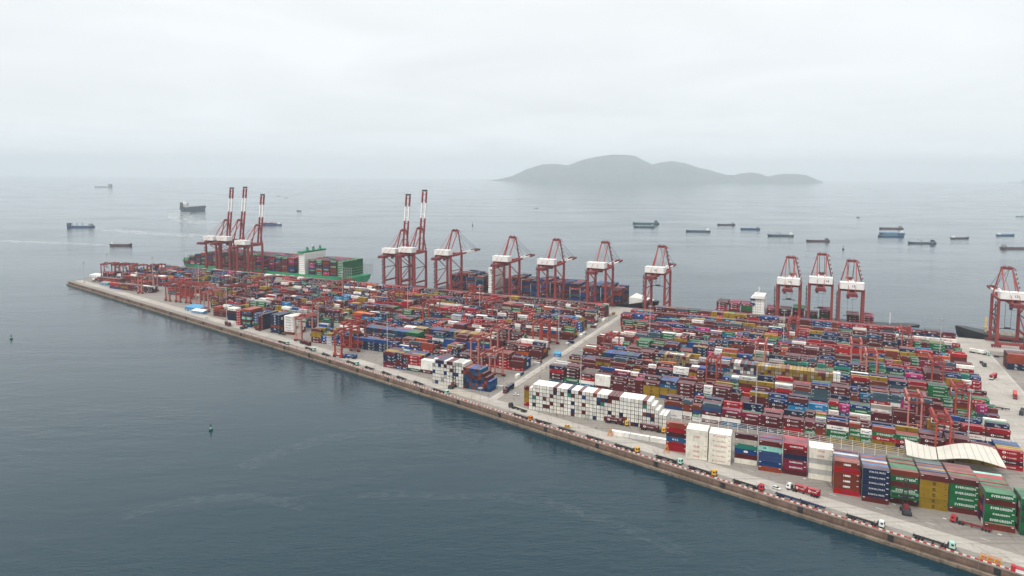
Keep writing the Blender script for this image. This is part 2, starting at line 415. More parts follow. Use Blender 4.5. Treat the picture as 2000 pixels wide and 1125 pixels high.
# seawall: panels with recessed joints, ledge at the water, cap and the red and white barrier on top
seawall = thing('seawall', (0, 0, 0), 0, 'long brown concrete seawall with ledge along the near side of the terminal', 'wall')
def barrier_mat():
    m, n, l, b = nmat('red_white_barrier')
    tc = n.new('ShaderNodeTexCoord'); sx = n.new('ShaderNodeSeparateXYZ'); l.new(tc.outputs['Object'], sx.inputs[0])
    ml = n.new('ShaderNodeMath'); ml.operation = 'MULTIPLY'; ml.inputs[1].default_value = 1 / 3.0; l.new(sx.outputs[0], ml.inputs[0])
    fr = n.new('ShaderNodeMath'); fr.operation = 'FRACT'; l.new(ml.outputs[0], fr.inputs[0])
    gt = n.new('ShaderNodeMath'); gt.operation = 'GREATER_THAN'; gt.inputs[1].default_value = .5; l.new(fr.outputs[0], gt.inputs[0])
    mx = n.new('ShaderNodeMix'); mx.data_type = 'RGBA'; mx.inputs['A'].default_value = (.42, .035, .035, 1); mx.inputs['B'].default_value = (.68, .65, .60, 1)
    l.new(gt.outputs[0], mx.inputs['Factor']); l.new(mx.outputs['Result'], b.inputs['Base Color']); b.inputs['Roughness'].default_value = .6
    return m
M['barrier'] = barrier_mat()
PAN = 13.5
pan_me = MB().box(.10, PAN - .10, -.25, .9, -3.55, -.35).mesh('panel', M['wallc'])
led_me = MB().box(.04, PAN - .04, -2.4, .6, -8, -3.75).box(.04, PAN - .04, -2.6, -2.0, -3.75, -3.35).mesh('ledge', M['ledge'])
cap_me = MB().box(.03, PAN - .03, -.5, 1.4, -.33, .28).mesh('cap', M['wallcap'])
bar_me = MB().box(.2, PAN - .2, .25, .65, .28, .80).mesh('barrier', M['barrier'])
fen_me = MB().box(0, 2.4, -.75, -.26, -3.3, -.6).mesh('fender', M['dark'])
back = MB()
npan = 0
for (u0, v0), (u1, v1) in zip(WALL, WALL[1:]):
    a, b_ = W(u0, v0), W(u1, v1); d = b_ - a; ln = d.length; d.normalize(); rz = math.atan2(d.y, d.x)
    k = 0
    while k * PAN < ln and (npan < 104):
        p = a + d * (k * PAN)
        for nm, me in (('panel', pan_me), ('ledge', led_me), ('cap', cap_me), ('barrier', bar_me)):
            if nm == 'barrier' and u0 + (u1 - u0) * k * PAN / ln < -560: continue
            put(nm, me, seawall, p, rz)
        if npan % 3 == 1: put('fender', fen_me, seawall, p + d * 5.5, rz)
        k += 1; npan += 1
a, b_ = W(-1036, 641), W(-1046, QUAY_V); d = (a - b_).normalized(); rz = math.atan2(d.y, d.x)
for k in range(13):
    for nm, me in (('panel', pan_me), ('cap', cap_me)): put(nm, me, seawall, b_ + d * (k * PAN), rz)

# ------------------------------------------------------------------ lettering meshes
def raw_text(s, bold=.02, spacing=1.0):
    cu = bpy.data.curves.new('t', 'FONT'); cu.body = s; cu.size = 1; cu.offset = bold; cu.resolution_u = 2
    cu.space_character = spacing; cu.space_line = .8; cu.align_x = 'CENTER'
    o = bpy.data.objects.new('t', cu); col.objects.link(o)
    dg = bpy.context.evaluated_depsgraph_get(); me = bpy.data.meshes.new_from_object(o.evaluated_get(dg))
    vs = np.array([v.co[:2] for v in me.vertices]); fs = [tuple(p.vertices) for p in me.polygons]
    bpy.data.objects.remove(o); bpy.data.curves.remove(cu); bpy.data.meshes.remove(me)
    lo, hi = vs.min(0), vs.max(0); vs = (vs - (lo + hi) / 2) / (hi - lo)     # fits a unit square
    return vs, fs
def ring(n=14, r0=0.0, squash=1.0):
    A = np.linspace(0, 2*np.pi, n, endpoint=False)
    o = np.stack([np.cos(A) * .5, np.sin(A) * .5 * squash], 1)
    if r0 == 0: return o, [tuple(range(n))]
    i = o * r0
    return np.concatenate([o, i]), [(k, (k+1) % n, (k+1) % n + n, k + n) for k in range(n)]
def crescent(n=12):
    A = np.linspace(.6, 2*np.pi - .6, n); o = np.stack([np.cos(A) * .5, np.sin(A) * .5], 1)
    i = np.stack([np.cos(A) * .36 + .13, np.sin(A) * .36], 1)
    return np.concatenate([o, i]), [(k, k+1, k+1+n, k+n) for k in range(n-1)]
TX = {k: raw_text(*a) for k, a in dict(
    EVG=('EVERGREEN', .012, 1.08), ONE=('ONE', .012, 1.1), YM=('YANG MING', .008, 1.08), NAM=('NAMSUNG', .015, 1.08), SINO=('SINOLINES', .012, 1.4),
    HMM=('HMM', .03, 1.0), KMTC=('KMTC', .02, 1.1), SITC=('SITC', .02, 1.1), HEU=('HEUNG-A', .015, 1.15), RCL=('RCL', .02, 1.4), TSL=('T.S.LINES', .012, 1.1),
    MSC=('m\nsc', .06, .9), HL=('Hapag-Lloyd', .02), APL=('APL', .05), TON=('TONG', .03), SUD=('Hamburg Sud', .015), TRA=('Transfar', .03), CAI=('CAI', .04),
    HB=('HB', .05), N12=('12', .02), N13=('13', .02), N14=('14', .02), N15=('15', .02), N16=('16', .02), CMA=('CMA CGM', .04, 1.1)).items()}
TX['BALL'] = ring(16); TX['CRES'] = crescent(); TX['OVAL'] = ring(14, .55, 1); TX['BAR'] = (np.array([(-.5,-.5),(.5,-.5),(.5,.5),(-.5,.5)]), [(0,1,2,3)])
# lettering schemes: list of (piece, x centre, z centre (0..1 of height), width, height) for a 12.2 m side; material key
SCHEME = {
    'tsl': ([('CRES', -2.9, .5, 1.7, 1.45), ('BALL', -2.35, .5, .75, .8), ('TSL', .6, .48, 4.4, .72)], 'l_white'),
    'tslr': ([('CRES', -2.9, .5, 1.7, 1.45), ('BALL', -2.35, .5, .75, .8), ('TSL', .6, .48, 4.4, .72)], 'l_red'),
    'evg': ([('EVG', .5, .5, 8.4, 1.15)], 'l_white'), 'evgs': ([('EVG', .5, .5, 6.6, .85)], 'l_white'),
    'one': ([('ONE', -.2, .52, 3.6, 1.2)], 'l_white'), 'oner': ([('ONE', -.2, .52, 3.6, 1.2)], 'l_red'),
    'ym': ([('OVAL', -3.4, .5, .9, .9), ('YM', .4, .48, 5.6, .72)], 'l_red'), 'ymb': ([('YM', 0, .5, 7.6, 1.0)], 'l_red'),
    'nam': ([('NAM', .5, .5, 6.6, .95)], 'l_white'), 'sino': ([('SINO', .4, .5, 7.2, .85)], 'l_white'),
    'hmm': ([('HMM', 0, .5, 3.2, 1.15)], 'l_white'), 'kmtc': ([('KMTC', -.5, .55, 3.9, 1.05), ('BAR', 2.6, .35, 1.3, .25), ('BALL', -5.3, .72, .6, .6)], 'l_white'),
    'sitc': ([('SITC', .6, .5, 4.4, 1.15)], 'l_white'), 'heu': ([('HEU', .4, .5, 7.2, 1.0)], 'l_white'), 'rcl': ([('RCL', -.6, .5, 3.5, 1.1)], 'l_white'),
    'msc': ([('MSC', 0, .52, 1.35, 1.55)], 'l_black'), 'hl': ([('BALL', -3.2, .5, 1.1, .9), ('HL', .9, .5, 5.4, .95)], 'l_navy'),
    'apl': ([('APL', 0, .38, 2.6, .7), ('CRES', 0, .75, 1.6, .6)], 'l_white'), 'oval': ([('OVAL', 0, .5, 2.4, 1.3), ('BAR', 0, .5, 1.3, .3)], 'l_white'),
    'tra': ([('TRA', .4, .5, 5.0, .85), ('BAR', -3.0, .5, .9, .7)], 'l_navy'), 'swo': ([('CRES', -.2, .62, 2.6, .5), ('TRA', 0, .3, 3.0, .55), ('BAR', 4.0, .4, 1.6, .3)], 'l_white'),
    'sud': ([('SUD', .6, .48, 4.8, .95)], 'l_navy'), 'hb': ([('HB', -3.0, .55, 1.6, .9)], 'l_navy'), 'cma': ([('CMA', 0, .5, 6.0, .95)], 'l_white'),
    'mark': ([('BAR', -5.2, .78, 1.0, .3)], 'l_white'),
}
WHITE, RED, BLACK, NAVYL, MAG = (.8,.8,.78), (.42,.015,.06), (.015,.014,.012), (.03,.02,.18), (.45,.02,.2)
LCOL = {'l_white': WHITE, 'l_red': RED, 'l_black': BLACK, 'l_navy': NAVYL}

# paint colours (base), lettering, weight, word for the label
C = dict(
    maroon=(.145,.022,.030), maroon2=(.175,.035,.035), darkmar=(.085,.016,.024), brown=(.26,.060,.036), rust=(.40,.085,.05), red=(.47,.020,.040), brightred=(.62,.025,.030),
    navy=(.014,.030,.085), blue=(.012,.060,.20), royal=(.010,.085,.30), sky=(.035,.26,.52), steelb=(.085,.145,.19), dullblue=(.05,.09,.23), green=(.006,.185,.065),
    dkgreen=(.025,.105,.060), teal=(.05,.32,.25), mint=(.25,.55,.46), yellow=(.44,.285,.045), brightyel=(.66,.40,.03), white=(.74,.72,.67), cream=(.74,.70,.60), grey=(.42,.41,.39),
    taupe=(.36,.32,.27), pink=(.56,.025,.22), orange=(.74,.17,.022), wine=(.30,.03,.075), rclblue=(.02,.14,.29), tan=(.47,.32,.15), palegrey=(.60,.585,.55))
for _k in C:
    if _k not in ('white', 'cream', 'grey', 'palegrey', 'taupe', 'mint'): _l = sum(C[_k]) / 3; C[_k] = tuple(max(.004, (_l + (x - _l) * 1.14) * .57) for x in C[_k])
WORD = dict(maroon='maroon', maroon2='maroon', darkmar='dark maroon', brown='brown', rust='rust orange', red='red', brightred='bright red', navy='navy', blue='blue', royal='royal blue', sky='sky blue',
    steelb='slate blue', dullblue='dull blue', green='green', dkgreen='dark green', teal='teal', mint='mint', yellow='mustard', brightyel='yellow', white='white', cream='cream', grey='pale grey', taupe='taupe',
    pink='magenta', orange='orange', wine='wine red', rclblue='steel blue', tan='tan', palegrey='pale grey')
KINDS_ = [('maroon','tsl',17),('maroon','mark',15),('maroon2',None,8),('darkmar','tsl',9),('brown','mark',7),('rust',None,1.3),('red','tsl',10),('red','mark',3),('navy','swo',9),('navy','apl',3),('blue','kmtc',6),('royal','oval',1.6),
    ('royal',None,.9),('green','evg',4.6),('green','evgs',1.2),('yellow','msc',6.5),('white','tra',2.2),('white','mark',2.6),('grey','tra',2),('white','tslr',1.2),('white','ymb',.8),('pink','one',.9),('sky','sitc',1.3),('teal','mark',.45),
    ('mint',None,.4),('steelb','mark',3.5),('dkgreen','heu',1.2),('orange','hl',1.2),('rclblue','rcl',1.2),('taupe',None,1.6),('dullblue',None,.9),('wine','nam',.6),('brightred',None,.4)]
KW = np.array([k[2] for k in KINDS_]); KW = KW / KW.sum(); KCDF = np.cumsum(KW)
def rkind():
    k = KINDS_[min(int(np.searchsorted(KCDF, random.random())), len(KINDS_) - 1)]; return (k[0], k[1])
CW = 2.44

# container meshes shared by the nearest ones: frame, corrugated sides, roof, doors and lettering
_cm = {}
def container_meshes(L, H):
    key = (L, H)
    if key in _cm: return _cm[key]
    h, w = L / 2, CW / 2
    f = MB()
    for x in (-h, h - .16):
        for y in (-w, w - .16): f.box(x, x + .16, y, y + .16, 0, H)
    for y in (-w, w - .10):
        f.box(-h + .16, h - .16, y, y + .10, 0, .16); f.box(-h + .16, h - .16, y, y + .10, H - .12, H - .005)
    for x in (-h, h - .10):
        f.box(x, x + .10, -w + .16, w - .16, 0, .16); f.box(x, x + .10, -w + .16, w - .16, H - .12, H - .005)
    for sgn in (-1, 1):                                     # corrugated sides
        pts = []; x = -h + .16; n = int((L - .32) / .28); p = (L - .32) / n
        for i in range(n):
            for dx, dep in ((0, .035), (.28, .035), (.5, .085), (.78, .085)): pts.append((x + dx * p, dep))
            x += p
        pts.append((h - .16, .035))
        vs = [(px_, sgn * (w - dp), z) for px_, dp in pts for z in (.16, H - .12)]
        fs = [(2*i, 2*i+2, 2*i+3, 2*i+1) if sgn < 0 else (2*i, 2*i+1, 2*i+3, 2*i+2) for i in range(len(pts)-1)]
        f.add(vs, fs)
    f.add([(h-.06,-w+.16,.16),(h-.06,w-.16,.16),(h-.06,w-.16,H-.12),(h-.06,-w+.16,H-.12)], [(0,1,2,3)])
    f.add([(-h+.1,-w+.1,.15),(h-.1,-w+.1,.15),(h-.1,w-.1,.15),(-h+.1,w-.1,.15)], [(3,2,1,0)])
    body = f.mesh('container_body', M['c_side'])
    r = MB(); n = int(L / .55); p = (L - .32) / n           # roof with shallow ribs across
    prof = []
    for i in range(n): prof += [(-h + .16 + i*p, 0), (-h + .16 + i*p + .62*p, 0), (-h + .16 + i*p + .72*p, -.03), (-h + .16 + i*p + .9*p, -.03)]
    prof.append((h - .16, 0))
    vs = [(x, y, H - .02 + dz) for x, dz in prof for y in (-w + .1, w - .1)]
    r.add(vs, [(2*i, 2*i+2, 2*i+3, 2*i+1) for i in range(len(prof)-1)])
    for y in (-w, w - .101): r.box(-h, h, y, y + .101, H - .03, H)
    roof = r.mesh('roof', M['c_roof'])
    d = MB()                                                # door leaves and locking bars on the -x end
    for y0, y1 in ((-w + .17, -.02), (.02, w - .17)): d.box(-h + .01, -h + .06, y0, y1, .17, H - .13)
    door = d.mesh('door', M['c_side'])
    g = MB()
    for y in (-.85, -.35, .35, .85): g.cyl((-h - .03, y, .1), (-h - .03, y, H - .1), .025, 6)
    bars = g.mesh('locking_bar', M['steel'])
    _cm[key] = (body, roof, door, bars)
    return _cm[key]
_lm = {}
def lettering_mesh(key, L, H):
    k = (key, L, H)
    if k in _lm: return _lm[k]
    items, mk = SCHEME[key]; f = MB(); s = L / 12.19
    for nm, cx, cz, w, h in items:
        vs, fs = TX[nm]
        kx = s if s > .9 else .62
        f.add([(cx * kx + x * w * kx, -CW/2 + .012, cz * H + y * h) for x, y in vs], fs)
    f.add([(L/2 - 1.5, -CW/2+.012, H*.8), (L/2 - .5, -CW/2+.012, H*.8), (L/2 - .5, -CW/2+.012, H*.9), (L/2 - 1.5, -CW/2+.012, H*.9)], [(0,1,2,3)])
    _lm[k] = f.mesh('lettering', M[mk] if not (mk == 'l_red' and key == 'oner') else M['l_red'])
    return _lm[k]

# ------------------------------------------------------------------ all the containers of the yard (collected first, then built)
CONT = []            # dict(u,v,z,L,H,rz (yard), c, s, score, label)
def addc(u, v, z, L, H, c, s, score, label, rz=0.0, grp=None):
    CONT.append(dict(u=u, v=v, z=z, L=L, H=H, c=c, s=s, score=score, label=label, rz=rz, grp=grp))
ORD = ['ground', 'second', 'third', 'fourth', 'fifth', 'sixth', 'seventh', 'eighth']
NTH = ['first', 'second', 'third', 'fourth', 'fifth', 'sixth', 'seventh', 'eighth', 'ninth', 'tenth', 'eleventh', 'twelfth', 'thirteenth', 'fourteenth', 'fifteenth', 'sixteenth', 'seventeenth', 'eighteenth', 'nineteenth', 'twentieth',
       'twenty-first', 'twenty-second', 'twenty-third', 'twenty-fourth', 'twenty-fifth', 'twenty-sixth', 'twenty-seventh', 'twenty-eighth', 'twenty-ninth', 'thirtieth'] + ['far-off'] * 60
def lettered(s): return 'lettered ' if s and s != 'mark' else ''

# --- the row of tall stacks nearest the seawall, as in the photograph (bottom tier first; then roofs of the rows behind)
P = lambda *a: list(a)
FR = [  # (picture point of the foot, tiers bottom-up, roof colours behind)
 ((1300.5,878.8), [('red','mark'),('red','mark'),('rclblue','rcl'),('darkmar','mark'),('red','mark'),('rust','mark')], []),
 ((1339,893), [('cream','oner'),('cream','oner'),('cream','oner'),('cream',None),('cream','oner'),('cream',None)], ['cream','cream','cream']),
 ((1383.3,902.3), [('cream','ym'),('cream','ym'),('cream','ym'),('cream','ymb'),('cream','ym'),('cream','ym')], ['cream','white','cream']),
 ((1434,903), [('cream',None),('maroon',None),('royal','oval'),('teal','mark'),('taupe','mark'),('darkmar','mark')], ['grey']),
 ((1480.6,918), [('rust','mark'),('blue','mark'),('dullblue',None),('dullblue','mark'),('mint','hb'),('maroon2','mark')], ['dullblue','wine','dullblue','maroon']),
 ((1528.5,924.4), [('maroon',None),('wine','nam'),('wine','nam'),('navy',None),('maroon','mark'),('red','nam')], ['wine','maroon2','wine','red']),
 ((1578.4,933.6), [('cream',None),('grey',None),('cream',None),('grey',None),('cream','oner'),('cream','oner')], ['cream','cream','white']),
 ((1627,962.5), [('brightred','sud'),('brown','hmm'),('brown','hmm'),('brown','hmm'),('brightred','sud'),('brown','hmm')], ['rust','maroon2','dullblue','grey','dullblue','maroon']),
 ((1682.8,978), [('maroon2','mark'),('navy','sino'),('navy','sino'),('navy','sino'),('navy','sino'),('navy','sino')], ['maroon2','sky','brown','grey','dullblue','rust','dullblue']),
 ((1737.6,981), [('maroon2','mark'),('green','evgs'),('green','evg'),('maroon2',None),('green','evg'),('brown',None)], ['green','green','green','brown','green','maroon2','green']),
 ((1794.6,990.7), [('yellow','msc'),('yellow','msc'),('yellow','msc'),('yellow','msc'),('yellow','msc'),('maroon2','mark')], ['maroon2','dullblue','yellow','blue','brown','steelb','dkgreen']),
 ((1852.8,998.8), [('maroon2','mark'),('green','evg'),('green','evgs'),('green','evg'),('green','evg'),('maroon2','mark')], ['maroon2','green','rust','maroon2','brown','maroon2','maroon2']),
 ((1921,1030), [('brown','mark'),('green','evg'),('green','evgs'),('green','evg'),('maroon2','mark'),('green','evg')], ['green','green','maroon2','green','brown','green','red','red','mint']),
 ((1992,1045), [('dkgreen',None),('green',None),('dkgreen',None),('green','evg'),('dkgreen',None),('green',None)], ['dkgreen','green','dkgreen','green']),
]
FROT = math.radians(3.2)
fdir = (math.cos(FROT), math.sin(FROT)); fnor = (-math.sin(FROT), math.cos(FROT))
FH = 2.86
for i, (pt, tiers, roofs) in enumerate(FR):
    u0, v0 = ground(*pt)
    cu_, cv_ = u0 + 6.1 * fdir[0] + 1.22 * fnor[0], v0 + 6.1 * fdir[1] + 1.22 * fnor[1]
    for t, (cc, ss) in enumerate(tiers):
        j = random.uniform(-.06, .06); jv = random.uniform(-.05, .05)
        if i == 12 and t == 0: jv = -1.1
        lab = f'{WORD[cc]} {lettered(ss)}container, {ORD[t]} tier of the {NTH[i]} tall stack along the seawall road'
        addc(cu_ + j, cv_ + jv, t * (FH + .04), 12.19, FH, cc, ss, 9e9, lab, FROT)
    for r, cc in enumerate(roofs):
        t = len(tiers) - 1 if not (i == 3) else 5
        dz = -2.9 if (i, r) in ((3, 0),) else 0
        lab = f'{WORD[cc]} top container, row {["two","three","four","five","six","seven","eight","nine","ten","eleven"][r]} back, {NTH[i]} tall stack along the seawall road'
        addc(cu_ + fnor[0] * 2.52 * (r + 1) + random.uniform(-.08, .08), cv_ + fnor[1] * 2.52 * (r + 1), t * (FH + .04) + dz + random.choice([0, 0, -.25]), 12.19, FH, cc, None, 8e9 if r > 0 else 8.5e9, lab, FROT)
        for tt in range(t):                                 # the boxes under the roofs, seen only from the side
            addc(cu_ + fnor[0] * 2.52 * (r + 1), cv_ + fnor[1] * 2.52 * (r + 1), tt * (FH + .04) + (dz if tt else 0) * 0, 12.19, FH, rkind()[0] if i not in (1, 2, 6) else 'cream', None, -1, None, FROT)

# --- stacks by the seawall further along, seven bays
LS = [((445,629.5), 12.19, [('white',None),('navy',None),('navy',None),('navy',None),('maroon',None),('white','tra')], 3),
      ((462,634.5), 6.06, [('red','tsl')] * 6, 3),
      ((473,637.5), 12.19, [('royal','oval'),('green','evg'),('maroon',None),('mint',None),('maroon',None),('rclblue','rcl'),('rust',None)], 7),
      ((496,641.5), 6.06, [('red','mark'),('green',None),('blue','kmtc'),('blue','kmtc'),('blue','kmtc'),('blue','kmtc')], 3),
      ((505,643.5), 6.06, [('maroon','mark')] * 4 + [('maroon','mark'), ('darkmar','tsl')], 9),
      ((528.5,649), 12.19, [('navy','mark'),('navy','apl'),('brown',None),('navy','apl'),('navy','apl'),('navy','apl'),('navy','apl')], 7),
      ((555.5,652), 12.19, [('brown',None)] + [('white','tra')] * 6, 7)]
for i, (pt, L, tiers, depth) in enumerate(LS):
    u0, v0 = ground(*pt)
    for r in range(depth):
        for t, (cc, ss) in enumerate(tiers):
            if r and t < len(tiers) - 1 and L > 7: 
                cc, ss = (cc if random.random() < .5 else rkind()[0]), None
            if r and i == 4: cc, ss = 'navy', None
            if r and i == 6: cc = random.choice(['white', 'white', 'grey', 'cream', 'white', 'brown'])
            sc_ = 5e6 if r == 0 else -1
            lab = f'{"short " if L < 7 else ""}{WORD[cc]} {lettered(ss)}container, {ORD[t]} tier, {NTH[i]} stack right of the blue sheds' if r == 0 else None
            addc(u0 + L / 2 + random.uniform(-.1, .1), v0 + 1.22 + 2.55 * r, t * 2.72, L, 2.68, cc, ss, sc_, lab)

# --- walls of containers seen end-on
def end_wall(u0, v, ncol, heights, palette, zb=0, score=-1, label=None, H=2.6):
    for i in range(ncol):
        h = heights(i)
        for t in range(h):
            cc = palette(i, t)
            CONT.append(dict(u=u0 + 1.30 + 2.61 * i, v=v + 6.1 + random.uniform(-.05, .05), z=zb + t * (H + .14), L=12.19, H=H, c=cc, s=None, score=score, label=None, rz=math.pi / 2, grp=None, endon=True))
ww = ground(1033, 799)
def ww_h(i): return 6 if i == 0 else (7 if i < 33 else max(4, 7 - (i - 32)))
def ww_p(i, t):
    r = random.random()
    if r < .77: return random.choice(['white', 'cream', 'white', 'white', 'palegrey'])
    return random.choice(['maroon', 'maroon2', 'navy', 'blue', 'maroon', 'brown', 'royal', 'teal', 'navy'])
end_wall(ww[0], ww[1], 37, ww_h, ww_p, H=2.48)
g4 = ground(1021, 794)
for t, (cc, ss) in enumerate([('red', 'mark'), ('yellow', 'msc'), ('yellow', 'msc'), ('yellow', 'msc'), ('maroon', 'mark')]):
    addc(g4[0] + 6.1, g4[1] + 3.5, t * 2.9, 12.19, 2.87, cc, ss, 6e6, f'{WORD[cc]} {lettered(ss)}container, {ORD[t]} tier of the stack at the street end of the white wall')
w2 = ground(844.5, 748)
end_wall(w2[0], w2[1], 11, lambda i: 7 if i else 6, lambda i, t: random.choice(['white', 'white', 'cream', 'white', 'grey', 'maroon', 'white', 'blue', 'white']))
end_wall(w2[0] + 28, w2[1] - .6, 9, lambda i: 6 if i < 6 else 11 - i, lambda i, t: random.choice(['royal', 'rclblue', 'maroon', 'navy', 'royal', 'maroon2', 'rclblue', 'rust']), H=2.6)

# --- the blocks under the yard cranes
BLOCKS = []
def frand(s): return random.Random(s)
def block(name, k, v0, u0, u1, rows, hfun, street_side, ordword, skip=(), perp=()):
    """rows of stacks between u0 and u1; hfun(slot, row, n) gives the tier count"""
    slots = []; u = u0; i = 0
    while u + 12.3 <= u1:
        slots.append((u, i)); u += 12.62; i += 1
    n = len(slots)
    hh, kk = {}, {}
    for u, i in slots:
        base = random.choice([4, 4, 4, 5, 5, 5, 4, 3]); short = random.random() < .22
        for r in range(rows):
            for half in ((0, 1) if short else (0,)):
                b = base + random.choice([-2, -1, -1, 0, 0, 0, 0, 1, 1])
                h = max(2, min(5, hfun(i, r, n, b))) if hfun(i, r, n, b) < 9 else 6
                if hfun(i, r, n, b) < -5: h = 0
                if any(a <= u + 6 <= b_ for a, b_ in skip): h = 0
                hh[(i, r, half)] = h
                for t in range(h):
                    p = random.random()
                    if t and p < .24: c = kk[(i, r, half, t - 1)]
                    elif r and p < .50 and (i, r - 1, half, t) in kk: c = kk[(i, r - 1, half, t)]
                    elif p < .60 and (i - 1, r, 0, t) in kk: c = kk[(i - 1, r, 0, t)]
                    else: c = rkind()
                    kk[(i, r, half, t)] = c
        if not short:
            for r in range(rows): hh[(i, r, 1)] = hh[(i, r, 0)]
    BLOCKS.append(dict(k=k, v0=v0, rows=rows, hh=hh, kk=kk, slots=slots, u0=u0, name=name, word=ordword, street=street_side))

def height_at(side, k, u, r):
    for b in BLOCKS:
        if b['name'] == side and b['k'] == k:
            i = int((u - b['u0']) // 12.62)
            return b['hh'].get((i, r, 0), 0) * 2.72
    return 0
def emit():
    for b in BLOCKS:
        n = len(b['slots'])
        for (u, i) in b['slots']:
            for r in range(b['rows']):
                short = (i, r, 1) in b['hh'] and (i, r, 1, 0) in b['kk']
                for half in ((0, 1) if short else (0,)):
                    h = b['hh'].get((i, r, half), 0); z = 0.0
                    hf = b['hh'].get((i, r - 1, half), 0) if r else 0
                    hs = min(b['hh'].get((i - 1, r, 1), 0), b['hh'].get((i + 1, r, 0), 0), b['hh'].get((i, r, 1 - half), 9))
                    L = 6.06 if short else 12.19
                    uc = u + (3.05 + 6.2 * half if short else 6.1)
                    vc = b['v0'] + 1.22 + r * 2.74
                    for t in range(h):
                        c, s = b['kk'][(i, r, half, t)]
                        H = 2.59 if (i * 7 + r * 3 + t * 5 + half) % 3 else 2.87
                        front, top, side = t >= hf, t == h - 1, t >= hs
                        if front or top or side:
                            d2 = uc * uc + vc * vc; tan = (CAM_H - z) / vc
                            vis = 0.0
                            if front:
                                zhid = 0.0
                                if r == 0 and b['k'] > 0:
                                    us = uc * (vc - 20) / vc
                                    zhid = height_at(b['name'], b['k'] - 1, us, b['rows'] - 1) - 20.5 * tan
                                if r == 0 and b['k'] == 0 and b['name'] == 'right': zhid = 17 - 55 * tan if uc > -90 else 17 - 14 * tan
                                vis += L * min(H, max(0, z + H - zhid))
                            if top: vis += L * CW * tan
                            rowword = 'front row' if r == 0 else f'{NTH[r]} row back'
                            sw = 'short ' if short else ''
                            hw = (' near half' if half == (0 if b['street'] > 0 else 1) else ' far half') if short else ''
                            bay = i if b['street'] > 0 else n - 1 - i
                            lab = f'{sw}{WORD[c]} {lettered(s)}container, {ORD[t]} tier, {rowword}, {NTH[bay]} bay{hw} {b["word"]}'
                            addc(uc + random.uniform(-.14, .14), vc + random.uniform(-.05, .05), z, L, H, c, s, vis / d2 * 1e6, lab)
                        z += H + .03
RB = 37.0
RV = [459 + RB * k for k in range(9)]
for k in range(9):
    u1 = 104 + (RV[k] - 459) * .032
    u0 = -203 - (4 if k > 6 else 0)
    if k == 0: u0 = -99.5
    u0 = u1 - 12.62 * int((u1 - u0) / 12.62) - .05
    hf = lambda i, r, n, b: b
    if k == 0: hf = lambda i, r, n, b: max(4, b) if r < 2 else b
    if k == 8: hf = lambda i, r, n, b: 9 if (r > 1 and i > 1) else 4
    block('right', k, RV[k], u0, u1, 6, hf, 1, f'past street, {NTH[k]} block')
block('right', 20, 447.5, -186, -97, 3, lambda i, r, n, b: -9 if i > 7 else max(2, b - 1), 1, 'past street, behind white wall')
LV = [473 + 39.7 * k for k in range(8)]
for k in range(8):
    u0 = max(-1005, -1036 + (641 + 24 - LV[k]) / .2655)
    if k == 0: u0 = -352
    if k == 1: u0 = -455
    if k == 2: u0 = -465
    if k == 3: u0 = -690
    if k == 4: u0 = -815
    u1 = -227.5 if k < 5 else -231
    u0 = u1 - 12.62 * int((u1 - u0) / 12.62) - .05
    hf = lambda i, r, n, b: b
    if k == 0: hf = lambda i, r, n, b: -9 if i > 4 else max(b, 5 - (i == 3))
    if k == 7: hf = lambda i, r, n, b: min(5, 2 + r) if i % 5 else 5
    if k in (4, 5): hf = lambda i, r, n, b: b
    block('left', k, LV[k], u0, u1, 6, hf, -1, f'before street, {NTH[k]} block', skip=((-270, -226),) if k == 3 else ())
block('left', 21, 559, -640, -468, 5, lambda i, r, n, b: b, -1, 'before street, behind the seven bays')
block('left', 22, 628, -922, -832, 3, lambda i, r, n, b: 3, -1, 'pier end, middle row')
block('left', 23, 654, -1000, -925, 3, lambda i, r, n, b: 3 - (i == 0), -1, 'pier end, tip row')
# a block beyond the road on the far side
block('east', 0, 703, 143, 230, 6, lambda i, r, n, b: 5, 1, 'across the wide road, quayside block')
block('east', 1, 640, 152, 230, 6, lambda i, r, n, b: max(3, b), 1, 'across the wide road, nearer block')
emit()
# end-on rows standing between the blocks
def checker(*cs): return lambda i, t: random.choice(cs)
end_wall(-413, 541, 24, lambda i: 5, lambda i, t: random.choice(['royal','rclblue','blue','steelb','maroon','royal']) if i < 19 else 'green', 0)
end_wall(-352, 562, 26, lambda i: 5, lambda i, t: random.choice(['royal','blue','navy','rclblue','maroon']) if i < 11 else random.choice(['yellow','tan','yellow','maroon2']), 0)
end_wall(-172, 553, 12, lambda i: 5, checker('rclblue','blue','navy','dkgreen','royal','steelb'), 0)
end_wall(-131, 570, 11, lambda i: 5 if i else 4, checker('tan','yellow','navy','tan','maroon'), 0)
end_wall(-69, 569, 31, lambda i: 5, lambda i, t: random.choice(['steelb','white','dullblue','grey','maroon']) if i < 8 else ('white' if i > 28 else random.choice(['tan','yellow','maroon2','tan','taupe','brown','yellow'])), 0)
end_wall(46, 548, 8, lambda i: 4, checker('maroon','wine','maroon2','maroon','wine'), 0)
# three white boxes on the ground by the first stack
g3 = ground(1193, 849)
for i in range(3):
    addc(g3[0] + 6.1 + 12.5 * i, g3[1] + 1.2 + .0 * i, 0, 12.19, 2.75, 'white', None, 7e9, ['white ground container at the open end of the row beside the pale lane', 'white ground container in the middle of the row of three by the lane', 'white ground container closest to the first tall stack beside the lane'][i], 0)

